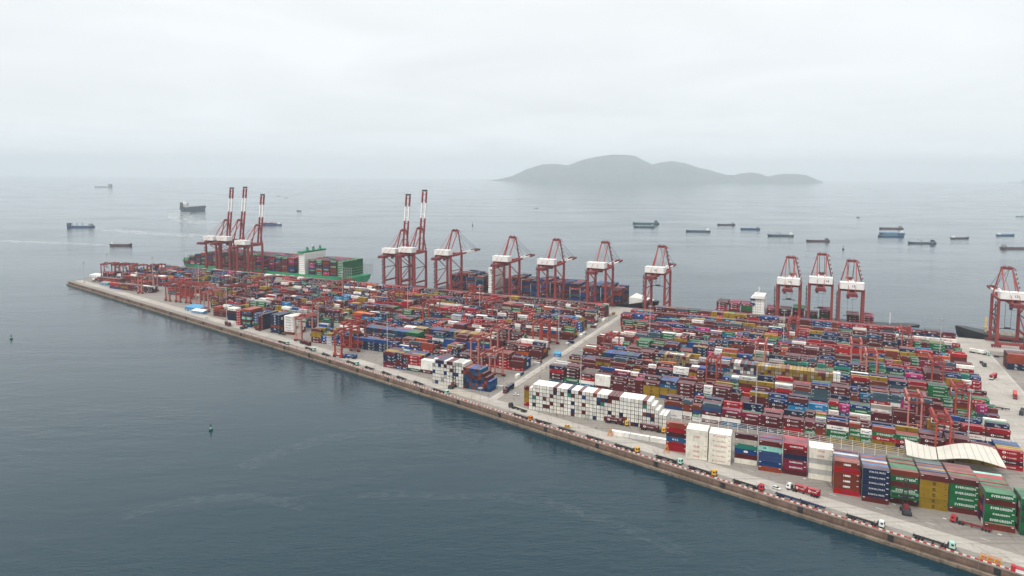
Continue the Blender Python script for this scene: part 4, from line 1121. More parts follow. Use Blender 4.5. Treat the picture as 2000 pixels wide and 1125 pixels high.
# the ship behind crane 15
ub3, us3 = -122, 92
o, L, R = ship('container_ship', us3, ub3, 842, 32, 7.0, 'hull_black', 'smaller container ship with blue-banded white bridge behind cranes 13 to 15', sheer=4)
mid3 = (ub3 + us3) / 2; ax = on_plane(1480, 600, 832)[0] - mid3
accommodation(o, ax, 24, 7.0, 7, None, None, None, 15)
MB().box(ax - 8.2, ax - 3.2, -12.2, 12.2, 25.2, 27.2).box(ax - 8.2, ax - 3.2, -12.2, 12.2, 19.4, 22.4).build('blue_band', M['blue_f'], o)
MB().cyl((on_plane(1738, 640, 838)[0] - mid3, 0, 9), (on_plane(1738, 640, 838)[0] - mid3, 0, 22), .6, 8, 0, .4).build('foremast', M['house'], o)
def pal_r(i, r, t): rr = random.Random(i * 7 + t * 3); return [('maroon','tsl'),('red','tsl'),('darkmar','tsl'),('maroon',None),('wine','tsl'),('green',None)][int(rr.random() * 6)]
ua3 = ax + mid3
deck_cargo(o, 'deck_containers', 'maroon container stacks on the deck of the smaller ship', -118, 66, 829, 854, WATER_Z + 7.6,
    lambda i: 0 if abs((-118 + 13.9 * i + 6) - ua3) < 10 else [5, 5, 5, 4, 4, 4, 5, 3, 5, 0, 4, 4, 0, 3, 2][min(i, 14)], pal_r)
# the bow on the right edge
ub4 = on_plane(1865, 640, 842)[0]
o, L, R = ship('cargo_ship', ub4, ub4 + 210, 842, 32, 8.5, 'hull_black', 'black-bowed cargo ship with cream derrick post at the right edge', sheer=5)
d4 = MB()
for k in range(5): d4.box(L / 2 - 62 - 26 * k, L / 2 - 38 - 26 * k, -12, 12, 7.6, 9.6)
d4.build('hatch_cover', M['deck_grey'], o)
hp = MB()
for k in range(5):
    for q in range(4): hp.box(L / 2 - 61 - 26 * k + q * 6, L / 2 - 56.4 - 26 * k + q * 6, -11.8, 11.8, 9.6, 9.9)
hp.build('hatch_panel', M['deck_grey'], o)
MB().box(L / 2 - 36, L / 2 - 30, -9, 9, 8, 11).build('forecastle_house', M['house'], o)
p4 = MB().cyl((L / 2 - 27, 0, 8), (L / 2 - 27, 0, 21), 1.0, 10).beam((L / 2 - 27, 0, 21), (L / 2 - 27, 0, 25), 2.6, 1.4).box(L / 2 - 29, L / 2 - 25, -1.6, 1.6, 14, 15.2)
p4.build('derrick_post', M['post_y'], o)

# ------------------------------------------------------------------ fence, canopy, sheds, office
fa, fb = ground(1300, 823), ground(1772, 893)
o = thing('rail_fence', W(fa[0], fa[1] - 8), YROT, 'tall white tubular rail fence behind the front stacks', 'fence')
n = 24; Lf = fb[0] - fa[0]
pm = MB().box(-.1, .1, -.1, .1, 0, 9.4).mesh('post', M['white']); 
rm = MB().box(0, Lf / n - .04, -.05, .05, -.06, .06).mesh('rail', M['white'])
for k in range(n + 1):
    put('post', pm, o, (Lf * k / n, 0, 0))
    if k < n:
        for z in (6.2, 7.2, 8.2, 9.2): put('rail', rm, o, (Lf * k / n, 0, z))
M['canopy'] = paint('canopy_sheet', (.70, .665, .575), .5, .06, .15, 0, .1, (.4, .34, .26))
ca = ground(1767, 858, 12.4); cg = ground(1771, 889, 12.4); cf = ground(1831, 898, 9.4); cb = ground(1827, 874, 9.4); cd = ground(1944, 876, 10.2); ce = ground(1966, 915, 10.2)
o = thing('canopy_roof', W(*ca), YROT, 'white wavy sheet canopy on posts behind the tall green stacks', 'canopy')
def rel(p): return (p[0] - ca[0], p[1] - ca[1])
def wavy(name, A, B_, Cc, Dd, zf, n=12, seams=7):
    """sheet between front edge A-B and rear edge D-C, height zf(t)"""
    A, B_, Cc, Dd = map(rel, (A, B_, Cc, Dd)); f = MB(); pts = []
    for i in range(n + 1):
        t = i / n
        for (p, q) in ((A, B_), (Dd, Cc)): pts.append((p[0] + (q[0] - p[0]) * t, p[1] + (q[1] - p[1]) * t, zf(t)))
    top = [(x, y, z + .25) for x, y, z in pts]
    fs = [(2*i, 2*i+2, 2*i+3, 2*i+1) for i in range(n)]
    m_ = 2 * (n + 1)
    f.add(pts + top, [tuple(reversed(q)) for q in fs] + [tuple(j + m_ for j in q) for q in fs] + [(2*i, 2*i+m_, 2*i+2+m_, 2*i+2) for i in range(n)] + [(2*i+1, 2*i+3, 2*i+3+m_, 2*i+1+m_) for i in range(n)] + [(0, 1, 1+m_, m_), (2*n, 2*n+m_, 2*n+1+m_, 2*n+1)])
    sh = f.build(name, M['canopy'], o)
    for k in range(1, seams):
        t = k / seams; a_ = (A[0]+(B_[0]-A[0])*t, A[1]+(B_[1]-A[1])*t, zf(t)+.3); d_ = (Dd[0]+(Cc[0]-Dd[0])*t, Dd[1]+(Cc[1]-Dd[1])*t, zf(t)+.3)
        MB().beam(a_, d_, .14, .14).build('seam', M['steel'], sh)
    return A, B_, Cc, Dd
q1 = wavy('roof_sheet', cg, cf, cb, ca, lambda t: 12.4 - 3.0 * math.sin(t * math.pi / 2), 10, 5)
cf2, cb2 = (cf[0] + .5, cf[1]), (cb[0] + .5, cb[1])
q2 = wavy('roof_sheet', cf2, ce, cd, cb2, lambda t: 9.6 + 2.6 * math.sin(t * math.pi) ** 1.2 + .6 * t, 14, 9)
for q in (q1, q2):
    for (x, y) in (q[0], q[1], q[2], q[3]): MB().cyl((x, y + .3, 0), (x, y + .3, 9.2), .22, 8).build('post', M['steel'], o)
# white office on the cross street
M['office'] = paint('office_white_render', (.74, .72, .67), .8, .07, .2, 0, .12)
M['roofgrey'] = paint('flat_roof_felt', (.33, .30, .27), .9, .15, .2, 0, .2)
oa = ground(1028, 688); 
o = thing('office_building', W(-260, 568), YROT, 'white two-storey office building with flat roof beside the cross street', 'building')
bx_, by_, bz_ = 27, 13, 9.5
MB().box(0, bx_, 0, by_, 0, bz_).build('wall', M['office'], o)
rf = MB().box(.6, bx_ - .6, .6, by_ - .6, bz_, bz_ + .1).build('roof', M['roofgrey'], o)
MB().box(-.2, bx_ + .2, -.2, .5, bz_ + .002, bz_ + .8).box(-.2, bx_ + .2, by_ - .5, by_ + .2, bz_ + .002, bz_ + .8).box(-.2, .5, .502, by_ - .502, bz_ + .002, bz_ + .8).box(bx_ - .5, bx_ + .2, .502, by_ - .502, bz_ + .002, bz_ + .8).build('parapet', M['office'], rf)
for fl in range(2):
    for k in range(6):
        w_ = MB().box(2 + k * 4.2, 4 + k * 4.2, -.06, .0, 1.4 + fl * 4.3, 3.2 + fl * 4.3).build('window', M['steel'], o); MB().box(2.15 + k * 4.2, 3.85 + k * 4.2, -.1, -.06, 1.55 + fl * 4.3, 3.05 + fl * 4.3).build('pane', M['glass'], w_)
    for k in range(3):
        w_ = MB().box(bx_, bx_ + .06, 1.6 + k * 3.8, 3.4 + k * 3.8, 1.4 + fl * 4.3, 3.2 + fl * 4.3).build('window', M['steel'], o); MB().box(bx_ + .06, bx_ + .1, 1.75 + k * 3.8, 3.25 + k * 3.8, 1.55 + fl * 4.3, 3.05 + fl * 4.3).build('pane', M['glass'], w_)
def shed(px, py, lx, ly, h, rm, wm, label, mono=True):
    u, v = ground(px, py)
    o = thing('shed', W(u, v), YROT, label, 'shed')
    MB().box(0, lx, 0, ly, 0, h).build('wall', wm, o)
    r_ = MB(); r_.add([(-.4, -.4, h), (lx + .4, -.4, h), (lx + .4, ly + .4, h + 1.4), (-.4, ly + .4, h + 1.4), (-.4, -.4, h + .2), (lx + .4, -.4, h + .2), (lx + .4, ly + .4, h + 1.6), (-.4, ly + .4, h + 1.6)], [(3,2,1,0),(4,5,6,7),(0,1,5,4),(1,2,6,5),(2,3,7,6),(3,0,4,7)])
    r_.build('roof', rm, o)
    for k in range(max(1, int(lx / 6))): MB().box(1.5 + k * 6, 3.6 + k * 6, -.06, 0, .1, 2.3).build('door', M['steel'], o)
M['blue_roof'] = paint('blue_sheet_roof', (.10, .36, .60), .5, .1, .3, 0, .1)
M['blue_wall'] = paint('blue_sheet_wall', (.06, .22, .42), .6, .1)
shed(361, 606, 25, 13, 4.2, M['blue_roof'], M['blue_wall'], 'shed with bright blue roof beside the seawall road')
shed(374, 611, 19, 6, 2.8, M['white'], M['blue_wall'], 'low blue-and-white shed in front of the blue-roofed one')
shed(1082, 697, 5.5, 4, 3.2, M['blue_roof'], M['blue_wall'], 'tiny blue cabin at the corner of the white office')
shed(1040, 630, 26, 9, 5.0, M['white'], M['steel'], 'pale open shed near the head of the cross street')
shed(175, 541, 26, 10, 3.5, M['white'], M['white'], 'low white shed close to the tip of the pier')
shed(196, 556, 16, 6, 3.0, M['steel'], M['blue_wall'], 'low grey-roofed shed by the pier-tip crane row')

# ------------------------------------------------------------------ light masts
M['mast'] = paint('mast_grey', (.46, .45, .44), .5, .08)
MAST = [((163,513),30,'at the very tip of the pier'), ((208,497),40,'beside the pier-tip crane row'), ((297,503),42,'behind the pier-tip stacks'), ((441,556),38,'at the first of the seven front bays'), ((387,515),40,'in front of the green bow'),
        ((621,592),38,'by the faded crane near the open area'), ((756,610),38,'beside the slate stack facing the seawall'), ((668,531),38,'under the stern of the green ship'), ((796,552),38,'in front of the mid-quay raised booms'), ((937,557),38,'left of the black ship bridge'),
        ((1135,685),36,'first past the cross street'), ((1270,598),38,'in front of the black bow'), ((1479,708),36,'mid-yard, tall above the tan end-on row'), ((1532,606),38,'in front of crane 15'), ((1839,624),38,'near the white stacks by the black right-hand bow'), ((1896,762),34,'beside the wide road'), ((1092,590),38,'amidships of the black ship')]
mp_ = MB().cyl((0, 0, 0), (0, 0, 1), .38, 8, 0, .2).mesh('pole', M['mast'])
hd = MB()
for k in range(8):
    a_ = k * math.pi / 4; hd.box(math.cos(a_) * 1.5 - .35, math.cos(a_) * 1.5 + .35, math.sin(a_) * 1.5 - .35, math.sin(a_) * 1.5 + .35, -.5, .1)
hd.cyl((0, 0, .1), (0, 0, .3), 1.7, 12)
hdm = hd.mesh('lamp_head', M['steel'])
bsm = MB().box(-.9, .9, -.9, .9, 0, .8).mesh('base', M['wallcap'])
for (pt, h, where) in MAST:
    u, v = ground(*pt, h)
    o = thing('light_mast', W(u, v), 0, f'slim grey high-mast light {where}', 'light mast', 'high-mast lights of the yard')
    q = put('pole', mp_, o); q.scale = (1, 1, h); put('lamp_head', hdm, o, (0, 0, h)); put('base', bsm, o)
u, v = ground(938, 793)
o = thing('light_mast', W(u, v), 0, 'short lamp pole on the seawall edge below the blue end-on wall', 'light mast')
q = put('pole', mp_, o); q.scale = (.6, .6, 13); put('lamp_head', hdm, o, (0, 0, 13)); put('base', bsm, o)

# ------------------------------------------------------------------ trucks, cars, handlers
def car_paint(name, c): return paint(name, c, .3, .03, .5, 0, .04)
for k_, c_ in dict(t_mint=(.42,.66,.55), t_yellow=(.72,.40,.04), t_red=(.50,.035,.05), t_white=(.78,.78,.76), t_maroon=(.22,.03,.04), t_dark=(.05,.05,.06), t_blue=(.012,.03,.09), t_orange=(.62,.20,.03)).items(): M[k_] = car_paint('vehicle_' + k_, c_)
wheel_me = MB().cyl((0, -.28, 0), (0, .28, 0), .52, 14).mesh('wheel', M['rubber'])
def wheels(o, xs, ys=(-1.0, 1.0), z=.52):
    for x in xs:
        for y in ys: put('wheel', wheel_me, o, (x, y, z))
def tractor(o, x0, cm, fwd=1):
    """cab-over tractor: x0 is the rear of the tractor, nose towards +x"""
    MB().box(x0, x0 + 5.6, -.45, .45, .75, 1.05).build('chassis', M['dark'], o)
    c = MB(); s = [(x0 + 3.7, 1.0), (x0 + 5.95, 1.0), (x0 + 6.0, 1.9), (x0 + 5.7, 3.1), (x0 + 5.2, 3.45), (x0 + 3.7, 3.5)]
    c.loft([[(x, y, z) for x, z in s] for y in (-1.22, 1.22)]); cb_ = c.build('cab', M[cm], o)
    MB().add([(x0 + 6.0 + .02, -1.08, 2.0), (x0 + 6.02, 1.08, 2.0), (x0 + 5.73, 1.08, 3.05), (x0 + 5.73, -1.08, 3.05)], [(0, 1, 2, 3)]).build('windshield', M['glass'], cb_)
    for sy in (-1, 1): MB().box(x0 + 4.5, x0 + 5.5, sy * 1.225 - .012, sy * 1.225 + .012, 2.05, 2.95).build('side_window', M['glass'], cb_)
    MB().box(x0 + 5.9, x0 + 6.12, -1.2, 1.2, .55, 1.0).build('bumper', M['dark'], o)
    MB().box(x0 + 2.9, x0 + 3.55, -1.1, 1.1, 1.05, 2.6).build('tank_rack', M['dark'], o)
    wheels(o, (x0 + .9, x0 + 2.2, x0 + 4.9))
def skeletal(o, x0, L=12.2, m='dark', rack=True):
    """skeletal container trailer between x0 and x0+L"""
    f = MB()
    for y in (-.55, .55): f.box(x0, x0 + L, y - .12, y + .12, 1.0, 1.4)
    for q in np.linspace(x0 + .15, x0 + L - .15, 7): f.box(q - .14, q + .14, -1.2, 1.2, 1.05, 1.38)
    f.box(x0 + 1, x0 + 1.6, -.9, .9, .5, 1.0).box(x0 + L * .62, x0 + L * .68, -.9, .9, .1, 1.0)
    if rack:
        for q in (x0 + .15, x0 + L - .15):
            for y in (-1.15, 1.15): f.box(q - .08, q + .08, y - .08, y + .08, 1.38, 1.9)
    f.build('trailer_frame', M[m], o)
    wheels(o, (x0 + 1.2, x0 + 2.5, x0 + 3.8))
def heading_of(p, q):
    a_, b_ = W(*ground(*p)), W(*ground(*q)); d_ = b_ - a_; return a_, math.atan2(d_.y, d_.x)
def truck_at(tail, nose, cm, label, load=None, trailer='dark', L=12.2, group='container trucks on the terminal'):
    a_, rz = heading_of(tail, nose)
    o = thing('container_truck', a_, rz, label, 'truck', group)
    if L: skeletal(o, 0, L, trailer)
    tractor(o, L - 1.6, cm)
    if load:
        cc, ss, ll, lab = load
        body, roof, door, bars = container_meshes(ll, 2.59)
        nn = 1 if ll > 7 else 2
        for k in range(nn):
            flip = math.cos(rz) < 0
            pos = a_ + Vector((math.cos(rz), math.sin(rz), 0)) * (ll / 2 + k * (ll + .08)) + Vector((0, 0, 1.45))
            c_ = put('shipping_container', body, None, pos, rz + (math.pi if flip else 0), C[cc]); put('roof', roof, c_, color=C[cc]); dr = put('door', door, c_, color=C[cc]); put('locking_bar', bars, dr)
            if ss: put('lettering', lettering_mesh(ss, ll, 2.59), c_)
            tag(c_, lab + ('' if nn == 1 else (', rear of two' if k == 0 else ', forward of two')), 'container', 'containers carried on trucks')
    return o
def trailer_at(tail, nose, label, m='dark', L=12.2):
    a_, rz = heading_of(tail, nose)
    o = thing('skeletal_trailer', a_, rz, label, 'trailer', 'parked skeletal trailers'); skeletal(o, 0, L, m)
    MB().cyl((L - 2.2, -.7, 0), (L - 2.2, -.7, 1.1), .1, 6).cyl((L - 2.2, .7, 0), (L - 2.2, .7, 1.1), .1, 6).build('landing_leg', M['dark'], o)
    return o
truck_at((1201,871),(1251,886),'t_yellow','yellow-cabbed empty container truck parked by the seawall below the three white boxes')
truck_at((1281,893),(1335,909),'t_mint','mint-cabbed empty container truck parked by the seawall near the first tall stack')
truck_at((1345,914),(1402,932),'t_yellow','yellow-cabbed empty container truck parked by the seawall below the cream stacks')
truck_at((1432,941),(1502,963),'t_red','pink-red-cabbed empty container truck beside the white car')
truck_at((1653,1010),(1736,1035),'t_white','white-cabbed empty container truck by the seawall below the mustard stack')
truck_at((1783,1049),(1872,1077),'t_mint','mint-cabbed empty container truck closest to the bottom right corner')
truck_at((1601,973),(1532,953),'t_white','white-cabbed truck hauling two short red containers along the lane', ('red','tsl',6.06,'short red lettered container on the white-cabbed truck'))
truck_at((1938,1040),(1857,1018),'t_red','red-cabbed empty truck in front of the last green stack', None, 't_maroon')
truck_at((1181,824),(1226,832),'t_yellow','yellow-cabbed truck with maroon container at the middle of the white end-on wall', ('maroon','tsl',12.19,'maroon lettered container on the truck at the middle of the white wall'))
truck_at((1250,838),(1298,846),'t_yellow','yellow-cabbed truck with maroon container at the right end of the white wall', ('maroon','tsl',12.19,'maroon lettered container on the truck at the end of the white wall'))
truck_at((846,762),(880,773),'t_mint','mint-cabbed empty container truck by the seawall in front of the small white wall')
truck_at((678,707),(705,716),'t_mint','mint-cabbed empty container truck by the seawall left of the slate stack')
truck_at((1028,806),(990,793),'t_dark','dark-cabbed empty truck turning at the foot of the cross street')
truck_at((1002,757),(981,772),'t_maroon','maroon-cabbed truck with navy container leaving the cross street', ('navy',None,12.19,'navy container on the truck leaving the cross street'))
truck_at((697,701),(668,699),'t_red','red-cabbed truck with blue container on the open turning area', ('blue','kmtc',12.19,'blue lettered container on the truck crossing the turning area'))
truck_at((545,668),(578,678),'t_mint','mint-cabbed empty truck first of the queue below the faded pink crane')
truck_at((597,680),(620,688),'t_mint','mint-cabbed empty truck second of the queue on the seawall lane')
truck_at((606,676),(580,668),'t_dark','dark-cabbed truck with maroon container beside the queue', ('maroon','mark',12.19,'maroon container on the dark-cabbed truck beside the queue'))
truck_at((1003,811),(1040,823),'t_orange','orange-cabbed empty truck parked at the seawall below the white wall corner')
truck_at((1944,737),(1928,747),'t_white','white-cabbed truck with red container on the wide road', ('red',None,6.06,'short red container on the wide road truck'), L=8)
truck_at((1982,772),(1984,790),'t_red','red truck driving down the wide road', ('brightred',None,6.06,'short bright red container on the red truck'), L=8)
truck_at((1893,688),(1928,694),'t_mint','mint-cabbed truck with white container near the black right-hand bow', ('white',None,12.19,'white container on the truck by the right-hand bow'))
truck_at((1916,708),(1926,720),'t_dark','dark empty truck on the upper part of the wide road')
truck_at((1998,800),(1992,820),'t_dark','dark truck at the picture edge on the wide road')
truck_at((441,634),(461,643),'t_maroon','maroon truck with maroon container on the seawall lane before the seven bays', ('maroon2',None,6.06,'short maroon container on the seawall lane truck'), L=8)
for k, (t_, n_, lab) in enumerate([((1046,823),(1078,832),'first empty trailer right of the orange-cabbed truck'), ((1091,838),(1127,848),'empty trailer below the yellow car'), ((1145,854),(1184,866),'empty trailer left of the yellow-cabbed truck nearest the white wall'),
        ((1515,967),(1560,981),'navy blue-framed empty trailer behind the red double load'), ((1562,981),(1615,998),'dark empty trailer in line after the blue-framed one'), ((714,718),(736,726),'empty trailer right of the mint truck by the slate stack'), ((747,728),(770,737),'empty trailer in front of the mustard ground container'),
        ((776,737),(799,746),'empty trailer in front of the white ground box'), ((809,747),(835,757),'empty trailer left of the mint truck by the small white wall'), ((630,692),(650,699),'empty trailer beside the parked white car'), ((1350-360,712-40+28),(1012,703),'empty trailer on the cross street edge'), ((1931,796),(1969,802),'empty trailer lying across the wide road'),
        ((500,644),(524,653),'low trailer before the maroon tall stack'), ((545,652),(575,660),'low trailer at the foot of the white tall stack'), ((1940,697),(1962,699),'empty trailer under crane 12')]):
    trailer_at(t_, n_, 'dark ' + lab if 'blue' not in lab and 'dark' not in lab else lab, 't_blue' if 'blue' in lab else 'dark')
def car_at(p, q, cm, label):
    a_, rz = heading_of(p, q)
    o = thing('car', a_, rz, label, 'car')
    s = [(-2.2,.45),(2.25,.45),(2.3,.8),(1.3,.95),(-2.1,.98)]
    b_ = MB().loft([[(x, y, z) for x, z in s] for y in (-.9, .9)]).build('body', M[cm], o)
    g = [(-1.9,.97),(1.25,.95),(.5,1.5),(-1.4,1.5)]
    MB().loft([[(x, y * (1 if z < 1.2 else .85), z) for x, z in g] for y in (-.84, .84)]).build('cabin', M['glass'], o)
    MB().box(-1.35, .45, -.7, .7, 1.5, 1.54).build('roof', M[cm], o)
    for x in (-1.4, 1.4):
        for y in (-.85, .85): MB().cyl((x, y - .1, .33), (x, y + .1, .33), .33, 12).build('wheel', M['rubber'], o)
car_at((1109,835),(1120,838),'t_yellow','yellow taxi-like car driving the pale lane below the white wall')
car_at((1516,955),(1527,959),'t_white','white car behind the red double-load truck')
car_at((404,622),(408,623),'t_white','small white car on the seawall lane left of the seven bays')
car_at((634,690),(641,693),'t_white','white car parked beside the truck queue')
car_at((1008,772),(1014,773),'t_white','white car at the foot of the cross street')
car_at((250,582),(254,583.5),'t_white','white car on the lane near the pier tip')
def handler(foot, label, mast=14, load=None):
    u, v = ground(*foot)
    o = thing('container_handler', W(u, v), YROT + FROT + math.pi / 2, label, 'forklift', 'container handlers')
    MB().box(-4.2, 2.6, -1.7, 1.7, .8, 2.2).box(-4.6, -3, -1.6, 1.6, 1.0, 2.8).build('chassis', M['t_dark'], o)
    c_ = MB().loft([[(x, y, z) for x, z in ((-1.4, 2.2), (.6, 2.2), (.9, 3.2), (.4, 4.3), (-1.2, 4.3))] for y in (-.9, .9)]).build('cab', M['t_maroon'], o)
    MB().box(-1.0, .5, -.92, .92, 3.0, 4.0).build('window', M['glass'], c_)
    for x, y in ((1.6, -1.9), (1.6, 1.9), (-3.2, -1.6), (-3.2, 1.6)): MB().cyl((x, y - .45, .9), (x, y + .45, .9), .9, 14).build('wheel', M['rubber'], o)
    m_ = MB()
    for y in (-1.0, 1.0): m_.box(2.7, 3.2, y - .22, y + .22, .6, mast)
    for z in (3, 6.5, 10, mast - .4): m_.box(2.75, 3.1, -.8, .8, z, z + .4)
    m_.build('mast', M['dark'], o)
    MB().box(3.2, 3.7, -2.6, 2.6, 6.6, 7.3).box(3.3, 3.8, -6, 6, 7.0, 7.4).build('spreader', M['dark'], o)
    return o
ho = handler((1769,1001), 'dark container handler lifting a green container in front of the tall stacks', 15.5)
body, roof, door, bars = container_meshes(12.19, 2.59)
p_ = ho.matrix_basis @ Vector((5.05, 0, 5.2)); c_ = put('shipping_container', body, None, p_, YROT + FROT, C['green']); put('roof', roof, c_, color=C['green']); dr = put('door', door, c_, color=C['green']); put('locking_bar', bars, dr); put('lettering', lettering_mesh('evgs', 12.19, 2.59), c_)
tag(c_, 'green lettered container held in the air by the dark container handler', 'container')
handler((884,757), 'dark container handler with tall mast at the small white end-on wall', 16)
handler((477,642), 'dark maroon-cabbed container handler at the mint and green bay', 16)
# yellow lifting frame by the seawall, brown trestles
a_, rz = heading_of((1915,1090), (1947,1100))
o = thing('lifting_frame', a_, rz, 'yellow steel lifting frame lying by the seawall in the bottom right corner', 'frame')
f = MB()
for y in (-1.1, 1.1): f.box(0, 7.4, y - .14, y + .14, .3, .7).box(0, 7.4, y - .1, y + .1, 1.7, 1.95)
f.build('side_beam', M['t_orange'], o)
f = MB()
for x in (0, 2.4, 4.9, 7.2):
    for y in (-1.1, 1.1): f.box(x, x + .25, y - .12, y + .12, 0, 2.6 if x in (0, 7.2) else 1.9)
    f.box(x, x + .25, -1.0, 1.0, .4, .65)
f.build('post', M['t_yellow'], o)
for (pt, lab) in (((1186,852), 'rust-brown steel trestle at the open end of the three white boxes'), ((1296,884), 'rust-brown steel trestle at the foot of the first tall stack')):
    u, v = ground(*pt); o = thing('steel_trestle', W(u, v), YROT, lab, 'trestle')
    for y in (0, 2.4): MB().beam((0, y, 0), (1.6, y, 4.2), .35, .35).beam((3.0, y, 0), (1.7, y, 4.2), .35, .35).build('side_frame', M['t_orange'], o)
    MB().box(1.3, 2.0, -.2, 2.6, 4.2, 4.5).build('top_beam', M['t_orange'], o)
a_, rz = heading_of((1974,1114), (1999,1121))
o = thing('guard_booth', a_, rz, 'red and white booth on the seawall at the bottom right corner', 'booth')
MB().box(0, 1.6, -1.1, 1.1, 0, 2.6).build('end_panel', M['t_red'], o); MB().box(1.602, 6.0, -1.0, 1.0, 0, 1.9).build('wall', M['white'], o); MB().box(1.5, 6.2, -1.2, 1.2, 1.902, 2.1).build('roof', M['t_red'], o)

# ------------------------------------------------------------------ buoys
M['buoy'] = paint('buoy_green', (.012, .10, .075), .5, .15); M['buoy_l'] = paint('buoy_pale_band', (.45, .58, .5), .5, .1)
def buoy(p, s, label):
    u, v = ground(*p, WATER_Z); o = thing('channel_buoy', W(u, v, WATER_Z), 0, label, 'buoy', 'green channel buoys'); 
    MB().cyl((0, 0, -.8 * s), (0, 0, .9 * s), 1.25 * s, 14).cyl((0, 0, .9 * s), (0, 0, 1.25 * s), 1.25 * s, 14, 0, .8 * s).build('float', M['buoy'], o)
    MB().cyl((0, 0, 1.25 * s), (0, 0, 1.5 * s), .82 * s, 14).build('collar', M['buoy_l'], o)
    t_ = MB()
    for k in range(4):
        a_ = k * math.pi / 2 + .4; t_.beam((.7 * s * math.cos(a_), .7 * s * math.sin(a_), 1.4 * s), (.3 * s * math.cos(a_), .3 * s * math.sin(a_), 3.6 * s), .13 * s, .13 * s)
    for z, r in ((2.3, .55), (3.0, .42)): t_.cyl((0, 0, z * s), (0, 0, (z + .1) * s), r * s, 8)
    t_.build('cage', M['buoy'], o)
    MB().cyl((0, 0, 3.6 * s), (0, 0, 4.3 * s), .45 * s, 10, 0, .2 * s).build('lantern', M['buoy'], o)
buoy((22,662), 1.05, 'green channel buoy near the left picture edge'); buoy((412,840), 1.05, 'green channel buoy in the dark foreground water'); buoy((1647,487), 2.0, 'small dark channel buoy beyond crane 14'); buoy((1848-925,440),2.0,'small dark buoy far out behind the lowered booms')

# ------------------------------------------------------------------ boats and anchored barges
for k_, c_ in dict(b_slate=(.06,.085,.125), b_maroon=(.11,.055,.062), b_blue=(.018,.075,.17), b_teal=(.05,.12,.14), b_dark=(.055,.06,.07), b_grey=(.26,.28,.29), b_lblue=(.09,.22,.36)).items(): M[k_] = paint('boat_' + k_, c_, .6, .15, .05, 0, .15)
def boat(p, pxlen, head, hullm, label, housem='house', deck='b_grey', style='barge', name='barge', cat='barge', group='vessels at anchor in the roads', Dh=3.7, bow_up=1.4):
    """p: picture point of the waterline middle; head: heading in degrees, 0 = to the right, 90 = away"""
    u, v = ground(*p, WATER_Z); loc = W(u, v, WATER_Z); dist = loc.y
    h = math.radians(head); foresh = max(.3, abs(math.cos(h) - loc.x / loc.y * math.sin(h)))
    L = pxlen * loc.y / FPX / foresh; B = max(6, L * .17); k = L / 75
    o = thing(name, loc, h, label, cat, group)
    D = Dh * k ** .8
    MB().loft(hull_rings(L, B, D, 2, 1.3, .85, bow_up * k)).build('hull', M[hullm], o)
    MB().box(-L * .46, L * .40, -B * .42, B * .42, D + .02, D + .7 * k).build('coaming', M[deck], o)
    hx = -L * .38
    hb = MB().box(hx - 5 * k, hx + 4 * k, -B * .4, B * .4, D + .02, D + 3.6 * k).box(hx - 4 * k, hx + 3 * k, -B * .34, B * .34, D + 3.6 * k, D + 6.6 * k).build('deckhouse', M[housem], o)
    MB().box(hx + 3 * k, hx + 3.15 * k, -B * .3, B * .3, D + 4.6 * k, D + 6 * k).build('window', M['glass'], hb)
    MB().cyl((hx - 1 * k, 0, D + 6.6 * k), (hx - 1 * k, 0, D + 11 * k), .25 * k, 6).cyl((L * .42, 0, D + 1), (L * .42, 0, D + 7 * k), .2 * k, 6).build('mast', M['b_grey'], o)
    if style == 'hatch':
        for q in range(4): MB().box(-L * .24 + q * L * .15, -L * .12 + q * L * .15, -B * .36, B * .36, D + .7 * k, D + 1.5 * k).build('hatch_cover', M['b_lblue' if q % 2 else 'b_grey'], o)
    if style == 'cargo':
        for q in range(5):
            cc = ['pink','wine','royal','red','maroon'][q]
            MB().box(-L * .22 + q * 12.4 * k, -L * .22 + q * 12.4 * k + 12 * k, -B * .4, B * .4, D + .7 * k, D + (4.0 + (q % 2) * 1.5) * k).build('deck_box', CM(cc), o)
    if style == 'dredger':
        g = MB()
        for q in (-.1, .1, .28): g.beam((L * q, 0, D), (L * (q + .02), 0, D + 8 * k), .8 * k, .8 * k).beam((L * q, 0, D + 8 * k), (L * (q + .06), 0, D + 4 * k), .5 * k, .5 * k)
        g.build('gantry', M['b_slate'], o)
        MB().box(L * .36, L * .46, -B * .3, B * .3, D + 1 * k, D + 8 * k).build('bow_house', M['b_slate'], o)
    if style == 'tanker':
        MB().box(hx - 4.5 * k, hx + 3.5 * k, -B * .46, B * .46, D + .1, D + 7 * k).box(hx - 4 * k, hx + 3 * k, -B * .56, B * .56, D + 7 * k, D + 9 * k).box(hx - 3 * k, hx + 2 * k, -B * .3, B * .3, D + 9 * k, D + 11 * k).build('bridge', M[housem], o)
        MB().box(-L * .2, L * .4, -.6, .6, D + 1, D + 2.4).build('pipe_rack', M['b_grey'], o)
        MB().loft([[(hx - 12 * k + a, b_, z) for a, b_ in ((0, -2 * k), (4 * k, -2 * k), (4 * k, 2 * k), (0, 2 * k))] for z in (D, D + 10 * k)]).build('funnel', M['b_dark'], o)
    if style == 'crane':
        MB().beam((0, 0, D), (0, 0, D + 6 * k), 1.2 * k, 1.2 * k).beam((0, 0, D + 5 * k), (L * .16, 0, D + 7 * k), .7 * k, .7 * k).build('deck_crane', M['teal_c'] if 'teal_c' in M else M['b_teal'], o)
    return o, L
_cmx = {}
def CM(c):
    if c not in _cmx: _cmx[c] = paint('deck_box_' + c, C[c], .6, .1)
    return _cmx[c]
boat((157,444), 54, 178, 'b_blue', 'blue dredger with gantries and a white wake at far left', 'b_grey', 'b_slate', 'dredger', 'dredger', 'dredger', 'vessels under way', 3.4)
